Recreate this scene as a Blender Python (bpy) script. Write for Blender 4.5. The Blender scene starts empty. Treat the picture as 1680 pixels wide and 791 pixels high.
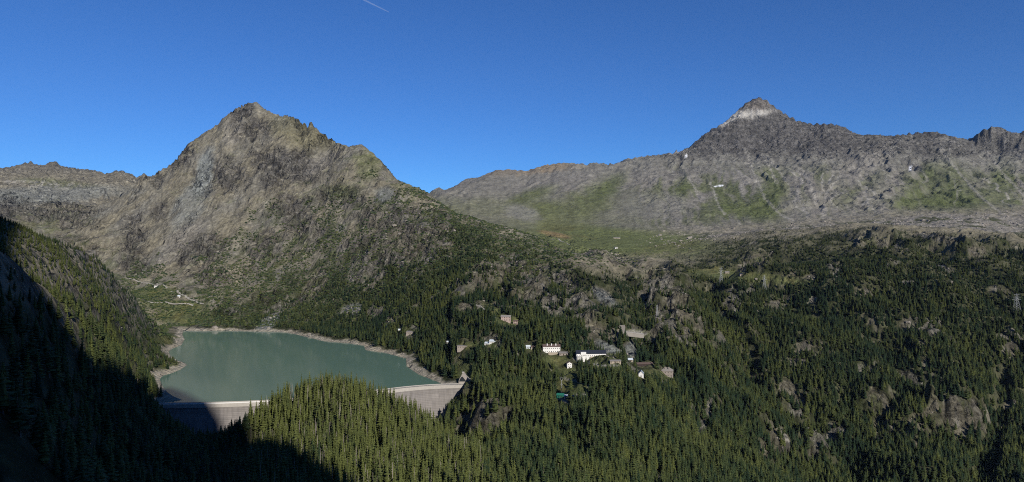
import bpy, math, random
import numpy as np
from mathutils import Vector, Matrix

# ------------------------------------------------------------------ camera, world, sun
SC = bpy.context.scene
COL = SC.collection
W, H = 1680, 791                      # the photograph's own pixels, used for measuring only
F = 1094.0                            # focal length in those pixels
CX, CY = 840.0, 395.5
CAMZ = 240.0                          # eye height above the reservoir (water level = 0)

cam_d = bpy.data.cameras.new("camera")
cam_d.sensor_width = 36.0
cam_d.lens = 36.0 * F / W
cam_d.clip_start = 0.5
cam_d.clip_end = 40000.0
cam = bpy.data.objects.new("camera", cam_d)
cam.location = (0, 0, CAMZ)
cam.rotation_euler = (math.radians(90), 0, 0)
COL.objects.link(cam)
SC.camera = cam

SUN_AZ, SUN_EL = math.radians(152), math.radians(30)     # clockwise from the view direction (+Y)
to_sun = Vector((math.sin(SUN_AZ) * math.cos(SUN_EL), math.cos(SUN_AZ) * math.cos(SUN_EL), math.sin(SUN_EL)))
world = bpy.data.worlds.new("World")
SC.world = world
world.use_nodes = True
wn = world.node_tree
sky = wn.nodes.new('ShaderNodeTexSky')
sky.sky_type = 'NISHITA'
sky.sun_disc = False
sky.sun_elevation = SUN_EL
sky.sun_rotation = SUN_AZ
sky.altitude = 2300
sky.air_density = 1.0
sky.dust_density = 0.2
sky.ozone_density = 2.5
hs = wn.nodes.new('ShaderNodeMix'); hs.data_type = 'RGBA'; hs.blend_type = 'MULTIPLY'; hs.inputs['Factor'].default_value = 1
hs.inputs['B'].default_value = (0.32, 0.71, 1.24, 1)
wn.links.new(sky.outputs[0], hs.inputs['A'])
wn.links.new(hs.outputs['Result'], wn.nodes['Background'].inputs[0])
wn.nodes['Background'].inputs[1].default_value = 0.085

sun_d = bpy.data.lights.new("sun", 'SUN')
sun_d.energy = 4.8
sun_d.angle = math.radians(0.53)
sun_d.color = (1.0, 0.945, 0.86)
sun = bpy.data.objects.new("sun", sun_d)
sun.rotation_euler = to_sun.to_track_quat('Z', 'Y').to_euler()
sun.location = (0, 0, 3000)
COL.objects.link(sun)

SC.view_settings.view_transform = 'Standard'
SC.view_settings.look = 'None'
SC.view_settings.exposure = 0.0
SC.view_settings.gamma = 1.0
SC.render.engine = 'CYCLES'
SC.cycles.max_bounces = 5
SC.cycles.diffuse_bounces = 2
SC.cycles.glossy_bounces = 2
SC.cycles.transparent_max_bounces = 8
SC.cycles.volume_bounces = 0
SC.cycles.use_denoising = False
SC.cycles.filter_width = 1.05

rng = np.random.default_rng(11)
random.seed(11)

# ------------------------------------------------------------------ helpers
def tag(o, label=None, cat=None, group=None, kind=None):
    if label: o['label'] = label
    if cat: o['category'] = cat
    if group: o['group'] = group
    if kind: o['kind'] = kind
    return o

def mesh_obj(name, verts, faces, mat=None, parent=None, smooth=False):
    me = bpy.data.meshes.new(name)
    me.from_pydata([tuple(v) for v in verts], [], [tuple(f) for f in faces])
    if mat: me.materials.append(mat)
    if smooth:
        me.polygons.foreach_set('use_smooth', [True] * len(me.polygons))
    me.update()
    o = bpy.data.objects.new(name, me)
    COL.objects.link(o)
    if parent: o.parent = parent
    return o

def empty(name, loc, rz=0.0):
    o = bpy.data.objects.new(name, None)
    o.location = loc
    o.rotation_euler = (0, 0, rz)
    o.empty_display_size = 3
    COL.objects.link(o)
    return o

class MB:
    """collects simple solids into one mesh"""
    def __init__(s): s.v, s.f = [], []
    def box(s, x0, x1, y0, y1, z0, z1):
        b = len(s.v)
        s.v += [(x0,y0,z0),(x1,y0,z0),(x1,y1,z0),(x0,y1,z0),(x0,y0,z1),(x1,y0,z1),(x1,y1,z1),(x0,y1,z1)]
        s.f += [(b,b+3,b+2,b+1),(b+4,b+5,b+6,b+7),(b,b+1,b+5,b+4),(b+1,b+2,b+6,b+5),(b+2,b+3,b+7,b+6),(b+3,b,b+4,b+7)]
        return s
    def bar(s, p, q, r0, r1=None, n=5):
        r1 = r0 if r1 is None else r1
        p, q = Vector(p), Vector(q)
        d = (q - p).normalized()
        a = d.orthogonal().normalized(); c = d.cross(a)
        b = len(s.v)
        for k in range(n):
            t = 2 * math.pi * k / n
            o = a * math.cos(t) + c * math.sin(t)
            s.v += [tuple(p + o * r0), tuple(q + o * r1)]
        for k in range(n):
            i, j = b + 2 * k, b + 2 * ((k + 1) % n)
            s.f.append((i, j, j + 1, i + 1))
        s.f.append(tuple(b + 2 * k + 1 for k in range(n)))
        s.f.append(tuple(b + 2 * k for k in reversed(range(n))))
        return s
    def poly(s, pts, faces):
        b = len(s.v); s.v += [tuple(p) for p in pts]
        s.f += [tuple(b + i for i in f) for f in faces]
        return s
    def build(s, name, mat, parent=None, smooth=False):
        return mesh_obj(name, s.v, s.f, mat, parent, smooth)

# vectorised gradient noise
_perm = np.random.default_rng(5).permutation(4096).astype(np.int32)
_ang = np.random.default_rng(6).uniform(0, 2 * np.pi, 4096).astype(np.float32)
_gx, _gy = np.cos(_ang), np.sin(_ang)
def pnoise(x, y, seed=0):
    x = np.asarray(x, np.float32) + np.float32(seed * 17.31 + 500.5); y = np.asarray(y, np.float32) + np.float32(seed * 9.73 + 700.25)
    xi = np.floor(x).astype(np.int32); yi = np.floor(y).astype(np.int32)
    xf = x - xi; yf = y - yi
    u = xf * xf * xf * (xf * (xf * 6 - 15) + 10); v = yf * yf * yf * (yf * (yf * 6 - 15) + 10)
    def g(ix, iy, dx, dy):
        h = _perm[(_perm[ix & 4095] + iy) & 4095]
        return _gx[h] * dx + _gy[h] * dy
    a = g(xi, yi, xf, yf); b = g(xi + 1, yi, xf - 1, yf)
    c = g(xi, yi + 1, xf, yf - 1); d = g(xi + 1, yi + 1, xf - 1, yf - 1)
    return (a + u * (b - a) + v * ((c + u * (d - c)) - (a + u * (b - a)))) * 1.5
def fbm(x, y, octs, seed=0, gain=0.5):
    s = 0; a = 1.0; t = 0
    for k in range(octs):
        s = s + a * pnoise(x * 2 ** k, y * 2 ** k, seed + k); t += a; a *= gain
    return s / t
def ridged(x, y, octs, seed=0, gain=0.5):
    s = 0; a = 1.0; t = 0
    for k in range(octs):
        s = s + a * (1 - np.abs(pnoise(x * 2 ** k, y * 2 ** k, seed + k)) * 2.0); t += a; a *= gain
    return s / t
def sst(a, b, x):
    t = np.clip((x - a) / (b - a), 0, 1)
    return t * t * (3 - 2 * t)

def P(px, py, Y):                       # a point seen at a pixel, at depth Y -> world
    return ((px - CX) / F * Y, Y, CAMZ - (py - CY) / F * Y)
def on_level(px, py, z=0.0):            # where a sight line meets a horizontal level
    Y = (CAMZ - z) * F / (py - CY)
    return ((px - CX) / F * Y, Y)

# ------------------------------------------------------------------ terrain: measured points
pts = []                                # world points
def add(*triples):
    for t in triples: pts.append(P(*t))
def ridge(lst, back=600, drop=0.12):    # a skyline: the points themselves and the ground falling away behind them
    for (px, py, Y) in lst:
        x, y, z = P(px, py, Y); pts.append((x, y, z))
        k = (y + back) / y
        pts.append((x * k, y * k, CAMZ + (z - CAMZ) * k - drop * (y + back) - 0.35 * back))

# left peak: skyline
SK_PEAK = [(240,290),(256,286),(262,279),(277,273),(295,254.5),(306,238),(328,223),(337,216),(354,207),(370,190),(394,174),(412,168),(423,168),
 (431,177),(451,187),(460,190),(478,190),(493,199),(501,207),(506,202),(514,203),(517,210),(533,221.5),(544,229),(563,238),(577,240),
 (592,236),(607,247),(625,263.5),(643,285.5),(654,296.5),(680,306),(700,315)]
def peak_depth(px):
    return float(np.interp(px, [240, 330, 417, 520, 600, 660, 700, 740, 780, 840, 890, 940, 975, 1010],
                               [2900, 2950, 3000, 2800, 2560, 2380, 2280, 2180, 2120, 2050, 1980, 1900, 1840, 1800]))
ridge([(px, py, peak_depth(px)) for px, py in SK_PEAK], 500, 0.05)
SK_RIGHT = [(734,340),(748,350),(778,357),(806,367),(836,373),(870,384),(891,393),(918,408),(939,416),(959,415),(973,407),(997,411),(1010,420)]
for px, py in SK_RIGHT:
    d = peak_depth(px); pts.append(P(px, py, d)); pts.append(P(px, py + 26, d + 280))
# its faces
add((330,510,1930),(330,470,2080),(330,420,2250),(330,350,2500),(330,280,2740),
    (280,440,2250),(270,390,2420),(270,330,2650),
    (420,515,1900),(420,450,2100),(420,380,2330),(420,300,2570),(420,230,2800),
    (520,525,1790),(520,470,1960),(520,400,2160),(520,330,2390),(520,260,2620),
    (600,540,1640),(600,500,1750),(600,440,1910),(600,370,2120),(600,300,2350),
    (680,555,1450),(680,510,1560),(680,450,1720),(680,390,1930),(680,345,2120),
    (760,580,1240),(760,520,1400),(760,460,1580),(760,400,1830),
    (840,572,1220),(840,525,1370),(840,470,1520),(840,420,1740),
    (905,578,1190),(900,530,1340),(900,470,1500),(900,430,1680),
    (970,585,1180),(970,530,1330),(970,480,1450),(970,440,1620))
# rocks and valley to its left, far range
add((200,335,3000),(150,345,3050),(100,335,3100),(50,325,3150),(0,325,3200),
    (0,305,4000),(100,305,4000),(200,305,3700),(30,345,2750),(100,355,2750),(150,385,2550),(200,425,2380),(220,448,2270),
    (-100,330,3200),(-100,400,2300),(0,390,2400),(60,400,2450),
    (250,490,2010),(300,495,1960),(340,502,1930),(225,475,2120),(205,458,2230),(300,520,1880),(260,520,1900),
    (100,460,2000),(0,440,2000),(180,490,1950),(120,520,1750))
ridge([(-150,270,5000),(-60,285,5000),(0,282,5000),(20,278,5000),(46,267,5000),(66,273.5,5000),(87,266,5000),(102,273,5000),(122,280,5000),(145,282,5000),
       (174,286.5,4900),(194,279.5,4800),(214,285.5,4700),(228,290,4600),(243,293,4500)], 700, 0.05)
# right massif skyline
SK_MASS = [(714,317),(744,307),(765,293),(785,291),(812,279.5),(836,278),(864,280.5),(891,271.5),(922,267),(946,268),(966,270),(976,266),(990,269),
 (1004,269),(1014,267.5),(1024,261.5),(1041,259),(1062,255.5),(1080,254),(1112,249),(1130,242),(1148,226),(1166,213),(1184,204),(1201,190),
 (1212,179),(1227,167),(1242,160),(1255,163),(1269,174),(1284,184.5),(1305,197),(1330,203.5),(1366,203.5),(1384,208),(1396,215),(1409,221),
 (1437,221),(1459,223),(1484,220.5),(1509,217.5),(1534,216),(1559,223),(1580,227.5),(1594,227.5),(1609,215),(1632,207),(1648,211.5),(1662,218.5),
 (1680,216),(1720,222),(1800,240),(1950,210)]
mass_depth = lambda px: float(np.interp(px, [714, 900, 1120, 1242, 1400, 1600, 1950], [4900, 4950, 5000, 5250, 5000, 4850, 4800]))
ridge([(px, py, mass_depth(px)) for px, py in SK_MASS], 700, 0.05)
add((800,335,4000),(750,355,3800),(850,305,4550),(900,375,3600),(900,335,4050),(900,295,4600),
    (1000,367,3600),(1000,332,4000),(1000,292,4500),(1100,367,3500),(1100,332,3850),(1100,282,4500),
    (1200,366,3400),(1200,332,3850),(1200,282,4400),(1180,246,4850),(1242,212,5050),(1242,246,4850),(1300,246,4800),
    (1300,366,3300),(1300,332,3700),(1300,280,4350),(1400,362,3250),(1400,332,3600),(1400,275,4250),(1400,240,4700),
    (1500,357,3150),(1500,332,3500),(1500,275,4200),(1600,360,3000),(1600,340,3400),(1600,285,4100),(1630,245,4650),
    (1680,376,2900),(1680,342,3300),(1680,275,4150),(1800,350,3300),(1800,400,2400))
# high meadow plateau
add((870,377,3500),(900,391,3000),(950,386,3300),(990,398,2800),(1050,408,2600),(1050,392,3000),(1120,392,2900),(1100,420,2400),(1060,425,2150),(1200,456,1950),(1140,446,2050),(1280,458,1990),
    (1020,432,1900),(1330,460,1920))
# wooded terrace rim in front of the moraine
for px, py, d in [(1180,385,2800),(1250,378,2600),(1350,374,2420),(1400,368,2340),(1450,369,2300),(1550,376,2270),(1640,384,2250),(1720,390,2250)]:
    pts.append(P(px, py, d)); pts.append(P(px, py + 5, d + 260))
# right hand wooded slopes
add((1200,402,2350),(1200,432,2080),(1300,402,2150),(1300,442,1800),(1400,402,2020),(1400,442,1740),(1500,402,1990),(1500,442,1710),
    (1600,402,1980),(1600,442,1690),(1680,402,1980),(1680,452,1640),
    (1090,455,1750),(1090,490,1560),(1090,540,1360),(1090,580,1240),(1150,480,1600),(1150,525,1470),(1150,570,1340),(1150,620,1200),(1150,690,1040),(1150,785,850),
    (1250,480,1640),(1250,530,1520),(1250,585,1400),(1250,645,1270),(1250,705,1140),(1250,785,990),
    (1350,480,1590),(1350,530,1490),(1350,585,1390),(1350,645,1290),(1350,705,1190),(1350,785,1070),
    (1450,480,1560),(1450,530,1470),(1450,585,1380),(1450,645,1290),(1450,705,1200),(1450,785,1090),
    (1550,480,1540),(1550,530,1450),(1550,585,1370),(1550,645,1280),(1550,705,1190),(1550,785,1080),
    (1680,480,1510),(1680,530,1430),(1680,585,1350),(1680,645,1260),(1680,705,1170),(1680,785,1060),
    (1850,500,1450),(1850,600,1300),(1850,700,1150),(1850,800,1000),
    (1040,545,1290),(1050,612,1130),(1050,662,990),(1050,722,860),(1050,787,730),
    (930,600,1130),(950,650,990),(950,722,800),(950,787,660),(860,610,1090),(850,680,900),(850,740,760),(850,790,650))
# ground beside the dam's right end, rocky spur below it
add((775,636,1085),(800,650,1020),(765,655,1050),(748,690,1010),(800,700,900),(770,740,830))
# wooded knoll in front of the dam
for px, py, d in [(392,716,790),(412,694,812),(440,676,832),(470,661,845),(500,650,850),(550,645,860),(600,656,865),(640,675,868),(680,696,868),(710,716,868),(732,735,868)]:
    pts.append(P(px, py, d)); x, y, z = P(px, py, d + 75); pts.append((x, y, min(z - 55, -25)))
add((480,740,700),(560,722,720),(450,790,600),(560,790,590),(650,740,725),(650,790,600),(750,745,770),(750,790,630))
# valley in the shade, lower left
add((410,745,790),(380,765,740),(340,745,840),(300,730,900),(250,735,880),(200,700,820),(330,790,600))
# left hillside: near spur, gully, second slope
for px, py, d in [(0,432,470),(40,450,520),(80,478,570),(120,510,620),(160,548,680),(200,592,760),(235,628,860)]:
    pts.append(P(px, py, d)); pts.append(P(px, py + 34, d + 110))
add((0,530,410),(60,570,460),(120,620,520),(180,670,620),(230,700,720),(0,650,340),(100,710,420),(200,770,500),(0,785,280),(120,790,380),(270,790,540),
    (0,410,640),(60,420,800),(110,455,850),(150,500,880),(190,555,930),(225,600,1000))
for px, py, d in [(-40,345,780),(0,374,800),(30,384,830),(52,388,860),(82,402,920),(102,412,960),(122,414,1010),(145,420,1080),(164,430,1150),(184,450,1230),(208,484,1330),
                  (230,500,1400),(245,518,1460),(262,537,1520)]:
    pts.append(P(px, py, d)); pts.append(P(px, py + 40, d + 220))
add((160,470,1050),(200,520,1130),(230,560,1200),(255,575,1350),(275,560,1500))
# the mountain that the viewpoint stands on (behind and beside the camera)
for ang in range(-40, 41, 10):
    a = math.radians(ang)
    for r, e in ((30, -0.75), (90, -0.95), (200, -0.72), (330, -0.58)):
        if ang < -25: e *= 0.8
        pts.append((r * math.sin(a), r * math.cos(a), CAMZ + e * r))
SHADOW_PROFILE = [(-900,1250),(-600,1250),(-300,1250),(-100,1260),(60,1270),(110,1270),(142,1255),(153,1010),(162,850),(178,815),(200,810),(240,820),(258,850),(275,930),(290,985),(308,1045),(330,1110),(360,1090),(385,1045),(410,1010),(430,910),(445,860),(465,800),(500,700),(560,570),(650,470),(900,340)]  # unseen ridge outline, peaks and notch shaped for the shadow it casts
for x, z in SHADOW_PROFILE:
    pts.append((x, -600, z)); pts.append((x * 1.6, -1150, z * 0.8 - 60))
for x, y, z in [(60,0,225),(-60,0,255),(0,-60,280),(150,0,190),(-150,0,320),(-300,0,460),(-300,200,380),(300,0,130),(500,0,90),(-600,0,680),(-700,300,600),(-800,600,520),(-1100,900,480),
                (-1600,300,800),(-1400,1400,380),(-2000,2000,450),(-2600,2600,500),(-3200,3000,600),(600,300,40),(900,500,30),(1200,900,60),(1400,300,200),(2000,1200,300),(2600,1500,450),
                (3500,2500,700),(3000,0,600),(1000,-600,330),(2500,-1500,700),(0,-2500,700),(-2500,-1500,900),(4500,3500,1000),(6000,2000,900),(-6000,2000,900),(0,-6000,600),(0,8500,0),(4000,7500,0),(-4000,7500,0)]:
    pts.append((x, y, z))

# ---- smooth surface through those points, in bearing / log-distance space
pts = np.array(pts, np.float64)
_r = np.hypot(pts[:, 0], pts[:, 1]); _th = np.arctan2(pts[:, 0], pts[:, 1])
KA, EPS = 1.6, 0.012
emb = lambda th, r: np.stack([KA * np.sin(th), KA * np.cos(th), np.log(r)], -1)
E = emb(_th, _r)
# thin out points that nearly coincide
keep = []
for i in range(len(E)):
    if all(np.sum((E[i] - E[j]) ** 2) > 0.0055 ** 2 for j in keep[-400:]): keep.append(i)
E = E[keep]; ev = ((pts[:, 2] - CAMZ) / _r)[keep]
D = np.sqrt(((E[:, None] - E[None]) ** 2).sum(-1) + EPS ** 2)
n = len(E)
A = np.zeros((n + 1, n + 1)); A[:n, :n] = D; A[:n, n] = 1; A[n, :n] = 1
wts = np.linalg.solve(A + np.diag([-1e-5] * n + [0]), np.append(ev, 0))
def base_height(th, r):
    q = emb(th, r).astype(np.float32); out = np.empty(len(q), np.float32)
    Ef, wf = E.astype(np.float32), wts[:n].astype(np.float32)
    e2 = (Ef ** 2).sum(1)
    for s in range(0, len(q), 40000):
        b = q[s:s + 40000]
        d2 = (b ** 2).sum(1)[:, None] + e2[None] - 2 * b @ Ef.T
        out[s:s + 40000] = np.sqrt(np.maximum(d2, 0) + EPS ** 2) @ wf
    return CAMZ + (out + wts[n]) * r

# ---- the grid: fine inside the view, coarse elsewhere
half = math.radians(41)
cols = np.concatenate([np.linspace(-math.pi, -half, 130)[:-1], np.arctan(np.linspace(math.tan(-half), math.tan(half), 1000)), np.linspace(half, math.pi, 130)[1:]])
lnr = np.concatenate([np.linspace(math.log(12), math.log(280), 60)[:-1], np.linspace(math.log(280), math.log(480), 100)[:-1],
                      np.linspace(math.log(480), math.log(5600), 780)[:-1], np.linspace(math.log(5600), math.log(9500), 30)])
NC, NR = len(cols), len(lnr)
TH, LR = np.meshgrid(cols, lnr)
TH = TH.ravel(); R = np.exp(LR.ravel())
X = (R * np.sin(TH)).astype(np.float32); Y = (R * np.cos(TH)).astype(np.float32)
Z = base_height(TH, R)

# ---- reservoir: the shore is followed exactly
shore_px = [(246,661.5),(300,656.5),(284,650),(274,643),(267,634),(262,622),(268,616),(283,612),(297,606),(307,599),(303,595.5),(297,593),(286,590),(280,584),(277,577),(283,572),(298,566),(303,556.5),
            (299,549),(301,542.6),(332,543.3),(373,542.4),(407,543.8),(449,544.3),(472,545.8),(498,551.7),(531,559.8),(571,563.2),(597,567.2),(600,574.6),(630,578.6),(666,588),(667,601),
            (686,614.2),(715,625.6),(724,629.5)]
shore = [on_level(*p) for p in shore_px]
crest_px = [(246,661),(330,660),(430,656.5),(520,650),(630,638),(665,634),(700,631),(730,629.6),(757,629)]
CREST_Z = 6.0
crest = [on_level(px, py, CREST_Z) for px, py in crest_px]
lake_poly = np.array(shore + [(x + 2, y + 6) for x, y in reversed(crest[1:-1])])
def sdist(poly, x, y):                  # signed distance to a polygon, negative inside
    d = np.full(x.shape, 1e9, np.float32); ins = np.zeros(x.shape, bool)
    m = len(poly)
    for i in range(m):
        ax, ay = poly[i]; bx, by = poly[(i + 1) % m]
        ex, ey = bx - ax, by - ay
        t = np.clip(((x - ax) * ex + (y - ay) * ey) / (ex * ex + ey * ey + 1e-9), 0, 1)
        d = np.minimum(d, np.hypot(x - ax - t * ex, y - ay - t * ey))
        c = ((ay > y) != (by > y)) & (x < (bx - ax) * (y - ay) / (by - ay + 1e-12) + ax)
        ins ^= c
    return np.where(ins, -d, d)
LAKE = sdist(lake_poly, X, Y)
# distance from the dam line, positive downstream
DAMD = np.full(X.shape, 1e9, np.float32); DAMS = np.zeros(X.shape, np.float32)
for i in range(len(crest) - 1):
    ax, ay = crest[i]; bx, by = crest[i + 1]; ex, ey = bx - ax, by - ay
    t = np.clip(((X - ax) * ex + (Y - ay) * ey) / (ex * ex + ey * ey), 0, 1)
    dd = np.hypot(X - ax - t * ex, Y - ay - t * ey)
    s = ex * (Y - ay) - ey * (X - ax)
    better = dd < DAMD
    DAMD = np.where(better, dd, DAMD); DAMS = np.where(better, np.sign(s), DAMS)

# pixel of every vertex (for measuring which landcover belongs where)
front = Y > 20
PX = np.where(front, CX + X / np.maximum(Y, 20) * F, -9999)
def pix_y(): return np.where(front, CY - (Z - CAMZ) / np.maximum(Y, 20) * F, 9999)
PY0 = pix_y()

# ---- rock domes, cliffs and gorges (added relief, placed in the world)
def hit(px, py, dmin=420, dmax=3000):
    t = np.exp(np.linspace(math.log(dmin), math.log(dmax), 700)); x = (px - CX) / F * t
    g = base_height(np.arctan2(x, t), np.hypot(x, t)) - (CAMZ - (py - CY) / F * t)
    k = int(np.argmax(g > 0)) if (g > 0).any() else 300
    return float(x[k]), float(t[k])
WOB = fbm(X / 40, Y / 40, 3, 31, 0.6) * 0.55
STEP = fbm(X / 30, Y / 30, 3, 35)
def dome(px, py, d, rx, ry, h, pw=1.0):
    global Z
    x, y = hit(px, py)
    q = np.hypot((X - x) / rx, (Y - y) / ry) + WOB
    a = sst(1.0, 0.80, q) * 0.5 + sst(0.85, 0.62, q + STEP * 0.3) * 0.3 + sst(0.6, 0.2, q) * 0.2
    Z = Z + h * a.astype(np.float32)
def gorge(line, width, depth):
    global Z
    q = [hit(p[0], p[1]) for p in line]
    d = np.full(X.shape, 1e9, np.float32)
    for i in range(len(q) - 1):
        ax, ay = q[i]; bx, by = q[i + 1]; ex, ey = bx - ax, by - ay
        t = np.clip(((X - ax) * ex + (Y - ay) * ey) / (ex * ex + ey * ey), 0, 1)
        d = np.minimum(d, np.hypot(X - ax - t * ex, Y - ay - t * ey))
    d = d + fbm(X / 60, Y / 60, 2, 47) * width * 0.3
    Z = Z - depth * sst(width, width * 0.25, d).astype(np.float32)
dome(800,690,880, 42,36,26); dome(830,725,800, 30,26,14)
dome(1095,470,1640, 55,60,26); dome(1105,515,1480, 60,55,32); dome(1130,540,1400, 45,40,22)
dome(1305,660,1010, 34,40,30); dome(1270,710,890, 55,40,24); dome(1345,725,860, 30,36,22)
dome(1570,680,980, 62,45,42); dome(1500,700,950, 50,40,22); dome(1430,660,1050, 36,34,20)
dome(860,480,1500, 60,70,24); dome(800,455,1600, 50,60,22); dome(930,500,1420, 60,50,22); dome(760,475,1530, 40,40,20)
dome(985,545,1290, 40,30,16); dome(1490,410,2120, 60,50,20); dome(1600,415,2050, 90,60,38); dome(1440,400,2200, 70,50,26); dome(1500,520,1450, 60,40,16)
dome(1540,545,1360, 46,30,14); dome(1200,432,2200, 60,50,22); dome(1240,430,2180, 50,60,24); dome(945,412,1920, 40,60,14)
gorge([(1645,600,1180),(1645,650,1060),(1637,690,960),(1627,740,860),(1610,800,740)], 21, 20)
gorge([(1150,460,1750),(1175,500,1600),(1195,540,1420),(1215,575,1310),(1240,620,1150),(1290,640,1090),(1340,690,960)], 50, 34)
gorge([(1015,440,1700),(1035,480,1500),(1050,520,1380),(1060,570,1250)], 42, 24)
gorge([(1540,405,2150),(1535,425,1990)], 70, 36)
gorge([(930,700,850),(960,760,730)], 30, 16)

# ---- zone weights
dep = Y
ND = fbm(X / 260, Y / 260, 4, 3)
w_mass = sst(3150, 3600, dep) * (PX > 640) * front
w_far = sst(3100, 3500, dep) * (PX < 560) * front
w_peak = sst(1500, 1900, dep + (1000 - np.clip(PX, 0, 1100)) * 0.55) * sst(1080, 940, PX) * sst(3600, 3100, dep) * front
outside = ~front | (np.abs(TH) > half)
tree_y = np.interp(PX, [150,220,300,340,380,420,460,500,560,620,680,720,750,800,850,900,950,1000,1060,1100,1150,1250,1350,1450,1550,1680],
                       [470,520,545,515,490,470,450,436,420,405,385,362,345,368,385,400,425,440,440,425,402,378,372,368,374,384])
# ---- where the left peak is craggy and where it is smooth turf
def blob0(px, py, rx, ry, rot=0.0, soft=0.5):
    c, s_ = math.cos(math.radians(rot)), math.sin(math.radians(rot))
    dx, dy = PX + ND * 30 - px, PY0 + ND * 22 - py
    return sst(1 + soft, 1 - soft, np.hypot((dx * c + dy * s_) / rx, (-dx * s_ + dy * c) / ry))
CRAGS = [(365,285,30,24,-20),(330,300,18,22,0),(420,215,30,18,-10),(480,275,55,24,-30),(540,240,40,10,-25),(300,262,24,14,-30),(445,262,34,20,0),(475,345,34,26,0),(560,325,40,16,0),(215,400,26,44,10),(250,287,14,16,0),
 (330,415,40,24,-30),(345,455,30,14,0),(430,400,30,24,0),(500,380,30,22,0),(395,180,26,12,0),(500,205,30,10,30),(640,360,60,26,0),(690,400,50,40,0),(90,350,60,18,0),(20,340,30,20,0),(440,495,30,20,0),(370,500,20,20,0),(620,420,50,30,0),(720,360,40,16,30),(270,350,16,12,0)]
CRAG = np.zeros_like(Z)
for a in CRAGS: CRAG = np.maximum(CRAG, blob0(*a))
CRAG = np.clip(CRAG + 0.5 * (fbm(X / 90, Y / 90, 3, 43) > 0.28), 0, 1) * w_peak
# ---- relief noise
amp = np.interp(R, [12, 300, 900, 2000, 3500, 5500, 9500], [0.5, 3, 7, 17, 24, 30, 60]).astype(np.float32)
rock_amt = np.clip(w_mass * 0.8 + w_far * 0.8 + w_peak, 0, 1)
forest_amt = np.clip(1 - rock_amt, 0, 1)
warp = fbm(X / 300, Y / 300, 2, 21) * 60
big = ridged((X + warp) / 230, (Y - warp) / 165, 5, 1, 0.55) - 0.45
mid = ridged((X - warp) / 88, (Y + warp) / 48, 4, 9, 0.58) - 0.45
fine = fbm(X / 20, Y / 13, 3, 15, 0.6)
XM = X * (4400 / np.maximum(Y, 500)) ** 0.75
flatten = np.ones_like(Z)
meadow_w = np.clip(sst(60, 0, np.hypot((PX - 1010) / 2.6, (PY0 - 398) / 0.45)) * (dep > 2200), 0, 1)
meadow2 = sst(1.15, 0.7, np.hypot((PX - 1215) / 105, (PY0 - 452 - (PX - 1215) * 0.09) / 11)) * (dep > 1800) * (dep < 2150)
ROUGH = np.zeros_like(Z)
flatten = (1 - 0.9 * meadow_w) * (1 - 0.9 * meadow2)
sky_keep = np.ones_like(Z)
und = fbm(X / 150, Y / 170, 3, 33, 0.5) + 1.1 * (ridged((X * .9 + Y * .42) / 210 + ND * .5, (Y * .9 - X * .42) / 900, 3, 39, 0.5) - 0.4)
hill_w = forest_amt * sst(650, 1000, dep) * sst(2350, 1900, dep) * (PX > 740) * front
Z = Z + 46 * und * hill_w * flatten * sst(0, 90, LAKE)
Z = Z + (amp * (big * (0.45 + 0.55 * rock_amt) * 1.1 + mid * (0.30 + 0.5 * rock_amt + w_peak * (1.25 * CRAG - 0.35)) + 0.5 * CRAG * (ridged(X / 38, Y / 24, 3, 19) - 0.45)) + fine * np.minimum(amp * 0.16, 3.2)) * flatten * (1 - 0.85 * sst(258, 292, PY0) * w_mass * (1 - sst(0.1, 0.5, fbm(X / 350, Y / 350, 2, 37)))) * np.where(outside, 0.6, 1)
# ribs and chutes running down the right massif
LOWM = sst(258, 292, PY0) * w_mass
u = XM / 150 + fbm(X / 420, Y / 420, 3, 55) * 2.2
rib = ridged(u, Y / 1900, 4, 61, 0.55) - 0.45
up = sst(330, 262, PY0) * w_mass * sst(1040, 1130, PX) * (1 - 0.85 * sst(1585, 1612, PX))
Z = Z + 28 * rib * up * sst(212, 262, PY0)
butt = ridged(XM / 400 + ND * 1.1 + .3 * fbm(X / 200, Y / 200, 2, 73), Y / 5200, 3, 75, 0.45) - 0.5
Z = Z + 46 * butt * w_mass * sst(375, 335, PY0) * sst(218, 270, PY0) * (0.5 + 0.5 * sst(1000, 1120, PX))
Z = Z + 48 * (ridged(XM / 260 + ND, Y / 1500, 3, 77, 0.5) - 0.45) * w_far * sst(265, 285, PY0)
groove = ridged(XM / 130 + ND * 2.4, Y / 1300 + ND, 4, 67, 0.6) - 0.4
Z = Z + 12 * groove * LOWM * sst(375, 350, PY0) * (0.35 + 0.65 * sst(1050, 1130, PX)) * (0.3 + 1.1 * sst(-.2, .3, fbm(X / 420, Y / 420, 2, 69)))
# ledges: alternate steep steps and gentle shelves
def ledges(lam, k, seed, w):
    global Z
    ph = Z / lam + 1.6 * fbm(X / 130, Y / 130, 3, seed) + X / 420
    Z = Z + (lam * k / 6.283) * np.sin(6.283 * ph) * w
ledges(46, 0.85, 221, CRAG); ledges(21, 0.7, 223, CRAG * 0.9)
ledges(60, 0.4, 225, w_mass * sst(262, 240, PY0) * sst(1400, 1330, PX)); ledges(40, 0.6, 227, w_far * 0.7)
ledges(17, 0.75, 229, np.clip(forest_amt * sst(0.1, 0.35, fbm(X / 120, Y / 120, 2, 45)), 0, 1) * (dep > 950) * (PX > 640) * flatten * sst(40, 120, LAKE))
rib2 = ridged(X / 75 + warp / 130, Y / 900 + X / 900, 4, 71, 0.55) - 0.45
Z = Z + 4 * rib2 * w_peak * sst(560, 420, PY0)

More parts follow.
